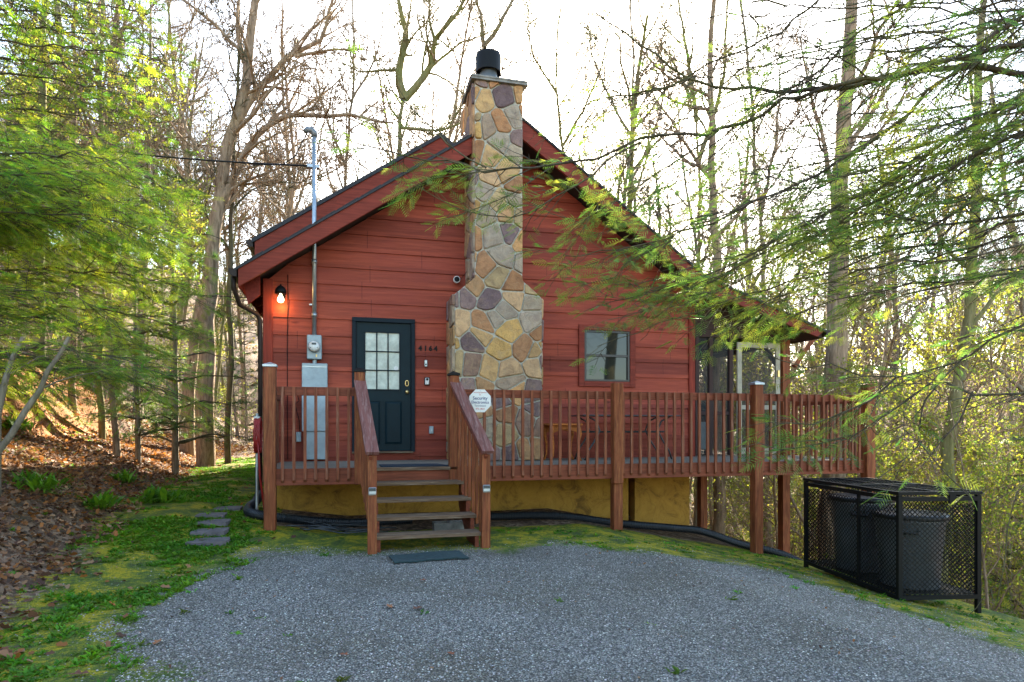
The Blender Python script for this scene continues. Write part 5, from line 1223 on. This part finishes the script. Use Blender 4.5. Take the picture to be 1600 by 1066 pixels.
own_tree('slender double bare tree right of the roof slope', 22, [(1090, 560), (1092, 300), (1088, 180), (1080, 120)], .12, [([(1088, 190), (1070, 60), (1050, -60)], .08, 8), ([(1090, 260), (1130, 120), (1135, -40)], .09, 8)], 'bark_moss', nch=7)
own_tree('pale forked tree in the gap between the porch roof and the broad trunk', 20, [(1195, 600), (1192, 400), (1180, 250), (1170, 100), (1150, -80)], .11, [([(1190, 330), (1215, 200), (1222, 50)], .06, 7)], 'bark', nch=9)
own_tree('thick brown trunk at the foot of the wooded bank', 19, [(293, 690), (300, 560), (318, 440), (335, 380)], .24, (), 'bark_warm', nch=4, t0=.7)
own_tree('slim straight dark trunk left of the cabin corner', 18, [(357, 690), (360, 520), (362, 300), (372, 100), (380, -80)], .09, (), 'bark_dark', nch=9)
for i, (x0, x1, d, r, lab, mt) in enumerate(((60, 72, 14, .13, 'mossy straight trunk second from the left edge', 'bark_moss'), (40, 55, 16, .09, 'pale straight trunk nearest the left edge', 'bark'), (116, 116, 15, .09, 'straight brown trunk third from the left edge', 'bark_warm'), (160, 158, 14.5, .08, 'mossy slim trunk fourth from the left edge', 'bark_moss'))):
    own_tree(lab, d, [(x0, 640), (x0, 400), ((x0 + x1) / 2, 200), (x1, 0), (x1 + 6, -200)], r, (), mt, nch=8, t0=.35)
for lab, d, tr, r, ls, mt in (
    ('bare tree over the roof between the service pipe and the forked tree', 24, [(545, 500), (540, 250), (552, 120), (548, -60)], .10, [([(541, 260), (500, 150), (490, 40)], .05, 9), ([(548, 160), (590, 80), (600, -20)], .05, 9)], 'bark'),
    ('bare tree just right of the chimney above the right roof slope', 25, [(872, 520), (880, 250), (868, 100), (885, -80)], .11, [([(878, 230), (930, 130), (960, 20)], .06, 9), ([(872, 150), (830, 70), (822, -40)], .05, 9)], 'bark_moss'),
    ('bare tree rising over the middle of the right roof slope', 22, [(985, 560), (975, 330), (990, 160), (980, -80)], .10, [([(978, 300), (1030, 180), (1040, 60)], .05, 9), ([(985, 210), (930, 100), (915, -20)], .05, 9)], 'bark'),
    ('bare tree left of the service pipe with many upswept limbs', 23, [(455, 600), (450, 380), (460, 250), (440, 60), (450, -80)], .10, [([(452, 350), (500, 220), (520, 90)], .05, 9), ([(455, 280), (410, 180), (385, 60)], .05, 9)], 'bark_warm')):
    own_tree(lab, d, tr, r, ls, mt, nch=16, t0=.35)
# two leaning saplings on the bank
for i, (pts, r, lab) in enumerate((([(-10, 715, 6.5), (40, 640, 6.6), (75, 580, 6.7), (108, 527, 6.8)], .035, 'pale snapped sapling leaning right over the left bank'), ([(-5, 650, 6.8), (10, 590, 6.9), (20, 560, 7), (36, 527, 7)], .04, 'short dark leaning stem at the left edge of the bank'))):
    P, rr = resample([C3(*p) for p in pts], r, r * .5, rg, .2, .01); b0 = P[0].copy(); b0[2] = min(b0[2], Hs(b0[0], b0[1])) - .1; P = np.vstack([b0, P]); rr = np.concatenate([[rr[0]], rr])
    t = thing('leaning_sapling', lab, 'tree', Vector(b0)); tb = TB(); tb.tube(P, rr, 8); tb.build('trunk', M['bark'], t, off=b0)
    tb = TB(); Q, _ = walk(P[len(P) // 2], (.5, 0, .4), .7, 4, .1, 0, rg); tb.tube(Q, np.linspace(.01, .004, 5), 4); tb.build('branch', M['bark'], t, off=b0)

# --- the woods
rs = np.random.default_rng(77)
placed = [(-9, 3), (3, 14)]
def free(x, y, dmin):
    return all((x - a_) ** 2 + (y - c_) ** 2 > dmin * dmin for a_, c_ in placed)
def scatter(n, dlo, dhi, blo, bhi, dmin, keys, name, labels, cat, groups, smin=.8, smax=1.25):
    k = 0; tries = 0
    while k < n and tries < n * 60:
        tries += 1; d = dlo + (dhi - dlo) * rs.random() ** .8; u = rs.uniform(blo, bhi); p = cp(800 + u * 1000, 668, d); x, y = p.x, p.y
        if -4.4 < x < 9.5 and y < 14: continue
        if y < 3 and x > -7 and x < 10: continue
        if abs((x + 5) * .94 - (y - 8) * .342) < 3.3 and 9 < y < 30: continue   # open line of sky that lets the sun onto the track
        if not free(x, y, dmin): continue
        placed.append((x, y)); i = 0 if u < -.38 else (1 if u < .35 else 2)
        plant(keys[rs.integers(len(keys))], x, y, name, labels[i], cat, groups[i], rs.uniform(smin, smax), rs.uniform(0, 6.28), rs.normal(0, .03)); k += 1
W3 = ('left of the cabin', 'behind the cabin roof', 'right of the cabin')
scatter(36, 19, 36, -.45, .3, 1.4, ['bare0', 'bare1', 'bare2', 'bare3', 'bare4'], 'bare_tree', ['bare tree among the nearer woods ' + q for q in W3], 'tree', ['nearer bare trees ' + q for q in W3])
scatter(34, 16, 34, -.85, .85, 1.7, ['bare0', 'bare1', 'bare2', 'bare3', 'bare4', 'bare5'], 'bare_tree', ['bare tree among the nearer woods ' + q for q in W3], 'tree', ['nearer bare trees ' + q for q in W3])
scatter(130, 34, 95, -.95, .95, 1.6, ['bare0', 'bare1', 'bare2', 'bare3', 'bare4'], 'bare_tree', ['distant bare tree in the far woods ' + q for q in W3], 'tree', ['distant bare trees ' + q for q in W3])
scatter(46, 12, 30, .40, .9, 1.2, ['spring0', 'spring1', 'spring2'], 'young_leaf_tree', ['small tree with fresh yellow green leaves ' + q for q in W3], 'tree', ['young leaf trees ' + q for q in W3], .6, 1.0)
scatter(14, 12, 30, -.85, -.42, 1.2, ['spring0', 'spring1', 'spring2'], 'young_leaf_tree', ['small tree with fresh yellow green leaves ' + q for q in W3], 'tree', ['young leaf trees ' + q for q in W3], .6, 1.0)
scatter(22, 30, 60, -.5, .9, 1.2, ['spring0', 'spring1', 'spring2'], 'young_leaf_tree', ['distant small tree with fresh yellow green leaves ' + q for q in W3], 'tree', ['distant young leaf trees ' + q for q in W3], .8, 1.2)
scatter(12, 20, 60, .3, .9, 2.5, ['hem0', 'hem1'], 'evergreen_tree', ['dark evergreen tree in the woods ' + q for q in W3], 'tree', ['evergreens ' + q for q in W3], .8, 1.2)
scatter(110, 12, 60, .25, .9, .8, ['shrub0', 'shrub1', 'shrub2'], 'bare_shrub', ['twiggy pale shrub on the wooded slope ' + q for q in W3], 'shrub', ['twiggy shrubs ' + q for q in W3], .8, 1.4)
scatter(50, 14, 45, -.85, -.3, .8, ['shrub0', 'shrub1', 'shrub2'], 'bare_shrub', ['twiggy pale shrub on the wooded slope ' + q for q in W3], 'shrub', ['twiggy shrubs ' + q for q in W3], .7, 1.2)
for px, d, k, s_, lab in ((275, 14, 'pine0', 1.0, 'young blue green pine beside the leaning tree left of the cabin'), (215, 13, 'pine0', .8, 'young pine on top of the bank behind the big hemlock'), (385, 34, 'pine0', 1.1, 'soft green pine farthest back along the grassy track'),
                       (120, 17, 'pine1', 1.0, 'tall pine with a high crown at the upper left'), (215, 21, 'pine1', .95, 'tall thin pine right of the upper left trunks'), (1580, 15, 'hem0', .9, 'hemlock at the far right edge below the slope')):
    p = cp(px, 668, d); plant(k, p.x, p.y, 'pine_tree' if k[0] == 'p' else 'hemlock_tree', lab, 'tree', None, s_, rs.uniform(0, 6))
# woods behind the viewer (they shade the drive and show in the window)
for i in range(11):
    a_ = R(150 + 60 * i / 5 if i < 5 else 100 + 160 * i / 11); d = rs.uniform(13, 26); x, y = d * math.sin(a_), -8.4 + d * math.cos(a_)
    plant(['bare0', 'bare1', 'bare2', 'bare4', 'spring2'][i % 5], x, y, 'bare_tree' if i % 5 < 3 else 'woodland_tree', 'woodland tree standing across the drive opposite the cabin', 'tree', 'trees opposite the cabin', 1.0, rs.uniform(0, 6))

# ------------------------------------------------------------------ ground cover
rg = np.random.default_rng(33)
def pick(n, x0, x1, y0, y1, wfn):
    x = rg.uniform(x0, x1, n); y = rg.uniform(y0, y1, n); k = rg.random(n) < wfn(x, y); return x[k], y[k]
def basis(n, tilt):
    Z = unit(np.array([0, 0, 1.])[None] + rg.normal(0, tilt, (n, 3))); a_ = rg.uniform(0, 6.283, n); X = np.stack([np.cos(a_), np.sin(a_), np.zeros(n)], 1); Y = unit(np.cross(Z, X)); X = np.cross(Y, Z); return X, Y, Z
def edgen(x, y): return .25 * (vnoise(x, y, .5, 8) - .5) + .15 * (vnoise(x, y, .17, 9) - .5)
# gravel chips
x, y = pick(170000, -2.6, 6.6, -5.6, -.7, lambda x, y: np.where(masks(x, y)[0] + edgen(x, y) * 2.4 > .40, 1, .07) * np.clip(1.25 - (y + 5) * .20, .35, 1) * np.clip(1.9 - 1.7 * vnoise(x, y, .9, 21), .4, 1))
pv = np.array([[1, .1, 0], [.2, .9, .1], [-.9, .5, 0], [-.7, -.8, .1], [.4, -.9, 0], [.1, .1, .75]]); pf = np.array([[0, 1, 5], [1, 2, 5], [2, 3, 5], [3, 4, 5], [4, 0, 5]])
n = len(x); X, Y, Z = basis(n, .35); base_ = rg.choice(np.array([.10, .16, .22, .29, .38, .56]), n, p=[.2, .25, .25, .17, .1, .03])[:, None]
tint = base_ * np.array([[1.05, 1.0, .91]]) * (1 + rg.normal(0, .05, (n, 3)))
Vv, Ff, Cc = instance(pv, pf, np.stack([x, y, H(x, y) - .001], 1), X, Y, Z, rg.uniform(.0036, .0088, n), tint)
npmesh('gravel_chips', Vv, Ff, M['pebble'], col=Cc)['kind'] = 'stuff'
# dry leaves
def lw(x, y):
    g_, m_, s_ = masks(x, y); b = toe(y) - x; r_ = np.hypot(x, y + 8.4)
    return np.clip(b * 1.6 + .5 + edgen(x, y) * 3, 0.012, 1) * (1 - .75 * s_) * np.clip(13 / r_, .35, 1) * np.where((g_ > .5) | ((x > -1) & (y > -.2)), .03, 1)
x, y = pick(190000, -12, -.6, -6, 22, lw)
pv = np.array([[0, 0, 0], [.22, .26, .10], [.5, .20, .03], [.72, .30, .12], [1, 0, .02], [.70, -.26, .14], [.45, -.18, .02], [.2, -.28, .12]]); pf = np.array([[0, 1, 2, 6], [2, 3, 4, 5], [0, 6, 7, 7]])[:2]
pf = np.array([[0, 1, 2, 7], [7, 2, 6, 6], ])[:1]; pf = np.array([[0, 1, 2, 6], [0, 2, 6, 7], [2, 3, 4, 5], [6, 2, 5, 5]])[:3]; pf = np.array([[0, 1, 2, 7], [7, 2, 6, 0], [2, 3, 4, 5], [2, 5, 6, 7]])[[0, 2, 3]]
x3 = rg.uniform(-1.6, 6.5, 1500); y3 = rg.uniform(-5.2, .2, 1500); k3 = rg.random(1500) < np.clip(.12 + 1.2 * (vnoise(x3, y3, .8, 40) - .45), .04, 1); ng = int(k3.sum())
n = len(x); x = np.concatenate([x, x3[k3]]); y = np.concatenate([y, y3[k3]]); small = np.concatenate([np.ones(n), np.full(ng, .38)]); n = len(x); X, Y, Z = basis(n, .5)
pal = np.array([[.20, .10, .06], [.13, .07, .05], [.30, .17, .10], [.32, .14, .045], [.36, .24, .16], [.09, .05, .04]]); tint = pal[rg.integers(0, 6, n)] * rg.uniform(.7, 1.2, (n, 1)) * np.array([[1.0, .86, .72]])
Vv, Ff, Cc = instance(pv, pf, np.stack([x, y, H(x, y) + .004 + rg.uniform(.0, .026, n) * (small > .5)], 1), X, Y, Z, small * rg.uniform(.04, .088, n) * np.clip(1 + (y - 5) * .03, 1, 1.5), tint)
npmesh('leaf_litter', Vv, Ff, M['litter'], col=Cc)['kind'] = 'stuff'; print('litter', n)
# far leaf litter on the slopes right and behind
x, y = pick(90000, -30, 60, -3, 70, lambda x, y: ((x > xedge(y) + .3) | (y > 13)) * np.clip(16 / np.hypot(x, y + 8.4), .1, 1))
n = len(x); X, Y, Z = basis(n, .5); pal2 = np.array([[.36, .22, .12], [.28, .16, .09], [.45, .30, .17], [.20, .13, .08], [.40, .33, .10], [.5, .4, .28]]); tint = pal2[rg.integers(0, 6, n)]
Vv, Ff, Cc = instance(pv, pf, np.stack([x, y, H(x, y) + .02], 1), X, Y, Z, rg.uniform(.09, .2, n) * np.clip(np.hypot(x, y + 8.4) / 25, 1, 2.2), tint)
npmesh('woodland_litter', Vv, Ff, M['litter'], col=Cc)['kind'] = 'stuff'
# weeds and grass
def gw(x, y):
    g_, m_, s_ = masks(x, y); cl = vnoise(x, y, .7, 12) * .6 + vnoise(x, y, .25, 13) * .4
    sd_ = sdist(x, y, GP); b = toe(y) - x
    lush = np.exp(-((b + .75) / .8) ** 2) * (y < 4) * 1.1 + np.where(x > -.9, .05, .22) + .3 * np.exp(-((y - 6) / 4) ** 2) * (x < -1.1)
    return np.where(m_ > .4, 1, .10 + .5 * np.exp(-((x + 4.1) / .8) ** 2 - ((y - 1.2) / 1.6) ** 2) + .35 * s_) * np.clip((cl - .38) * 4, 0, 1) * lush * np.where(sd_ > .1, .02, 1) * np.where((x > -1) & (y > .1), .04, 1)
x, y = pick(190000, -7, 7.4, -6, 14, gw); n0 = len(x)
k = 9; cx = np.repeat(x, k) + rg.normal(0, .018, n0 * k); cy = np.repeat(y, k) + rg.normal(0, .018, n0 * k); n = len(cx)
a_ = rg.uniform(0, 6.283, n); lean = rg.uniform(.5, 2.2, n); Xd = unit(np.stack([np.cos(a_) * lean, np.sin(a_) * lean, np.ones(n)], 1)); Yd = np.stack([-np.sin(a_), np.cos(a_), np.zeros(n)], 1); Zd = np.cross(Xd, Yd)
pv2 = np.array([[0, -.05, 0], [.5, -.17, .05], [1, 0, -.18], [.5, .17, .05]]); pf2 = np.array([[0, 1, 2, 3]])
szc = np.repeat(rg.uniform(.022, .062, n0), k) * rg.uniform(.6, 1.2, n); tint = np.repeat(rg.uniform(.7, 1.35, (n0, 1)) * np.array([[1, 1, 1]]) * (1 + rg.normal(0, .15, (n0, 3))), k, 0)
Vv, Ff, Cc = instance(pv2, pf2, np.stack([cx, cy, H(cx, cy) - .004], 1), Xd, Yd, Zd, szc, tint)
npmesh('grass', Vv, Ff, M['weed'], col=Cc)['kind'] = 'stuff'; print('weeds', n0)
# ferns and low plants on the bank
rs2 = np.random.default_rng(4)
for i, (px, py, lab) in enumerate(((60, 745, 'broad green weeds at the foot of the bank near the left edge'), (150, 560, 'green fern hanging below the hemlock on the bank'), (430, 700, None), (245, 640, 'pale fern on top of the sunlit soil'), (20, 600, 'yellowish fern clump at the left edge above the soil'), (190, 845, 'tuft of long grass at the edge of the leaves'))):
    if not lab: continue
    d = 7.5 + i * .6; p = cp(px, py, d); h = Hs(p.x, p.y); t = thing('fern', lab, 'plant', (p.x, p.y, h)); V_ = []; 
    n = 160; a_ = rs2.uniform(0, 6.283, n); el = rs2.uniform(.2, 1.2, n); Xd = np.stack([np.cos(a_) * np.cos(el), np.sin(a_) * np.cos(el), np.sin(el)], 1); Yd = np.stack([-np.sin(a_), np.cos(a_), np.zeros(n)], 1)
    Vv, Ff, Cc = instance(pv2 * [1, .6, 1], pf2, rs2.normal(0, .12, (n, 3)) * [1, 1, .2], Xd, Yd, np.cross(Xd, Yd), rs2.uniform(.12, .3, n), np.ones((n, 3)) * rs2.uniform(.7, 1.3, (n, 1)))
    npmesh('fronds', Vv, Ff, M['weed'], t, col=Cc)
# single dry leaves on the gravel
for i, (px, py, lab) in enumerate(((655, 909, 'small curled brown leaf on the gravel nearest the mat'), (612, 952, 'brown oak leaf left of middle on the gravel'), (660, 951, 'larger brown oak leaf in the middle of the gravel'), (530, 1025, 'dark brown leaf at the lower left of the gravel'), (240, 1010, 'brown leaf on the moss at the bottom left'), (140, 1055, 'large brown leaf on the moss at the bottom edge'), (700, 1022, 'tiny dark leaf low on the gravel'))):
    p = ground_at(px, py, 0); t = MB(); s_ = .05 + .012 * (i % 3); c_, q_ = math.cos(i * 1.9), math.sin(i * 1.9)
    ol = [(0, 0, 0), (.25, .25, .12), (.4, .12, .05), (.6, .34, .2), (.75, .12, .08), (1.1, 0, .15), (.75, -.12, .08), (.6, -.36, .22), (.4, -.12, .04), (.22, -.26, .14)]
    vs = [(p.x + s_ * (a_ * c_ - b_ * q_) * 1.4, p.y + s_ * (a_ * q_ + b_ * c_) * 1.4, Hs(p.x, p.y) + .012 + s_ * z_) for a_, b_, z_ in ol]
    t.add(vs, [(0, 1, 2, 8, 9), (2, 3, 4, 6, 7, 8), (4, 5, 6)], ((.20, .07, .035), (.26, .11, .05), (.12, .05, .03))[i % 3]); tag(t.build('fallen_leaf', M['pebble']), lab, 'leaf')
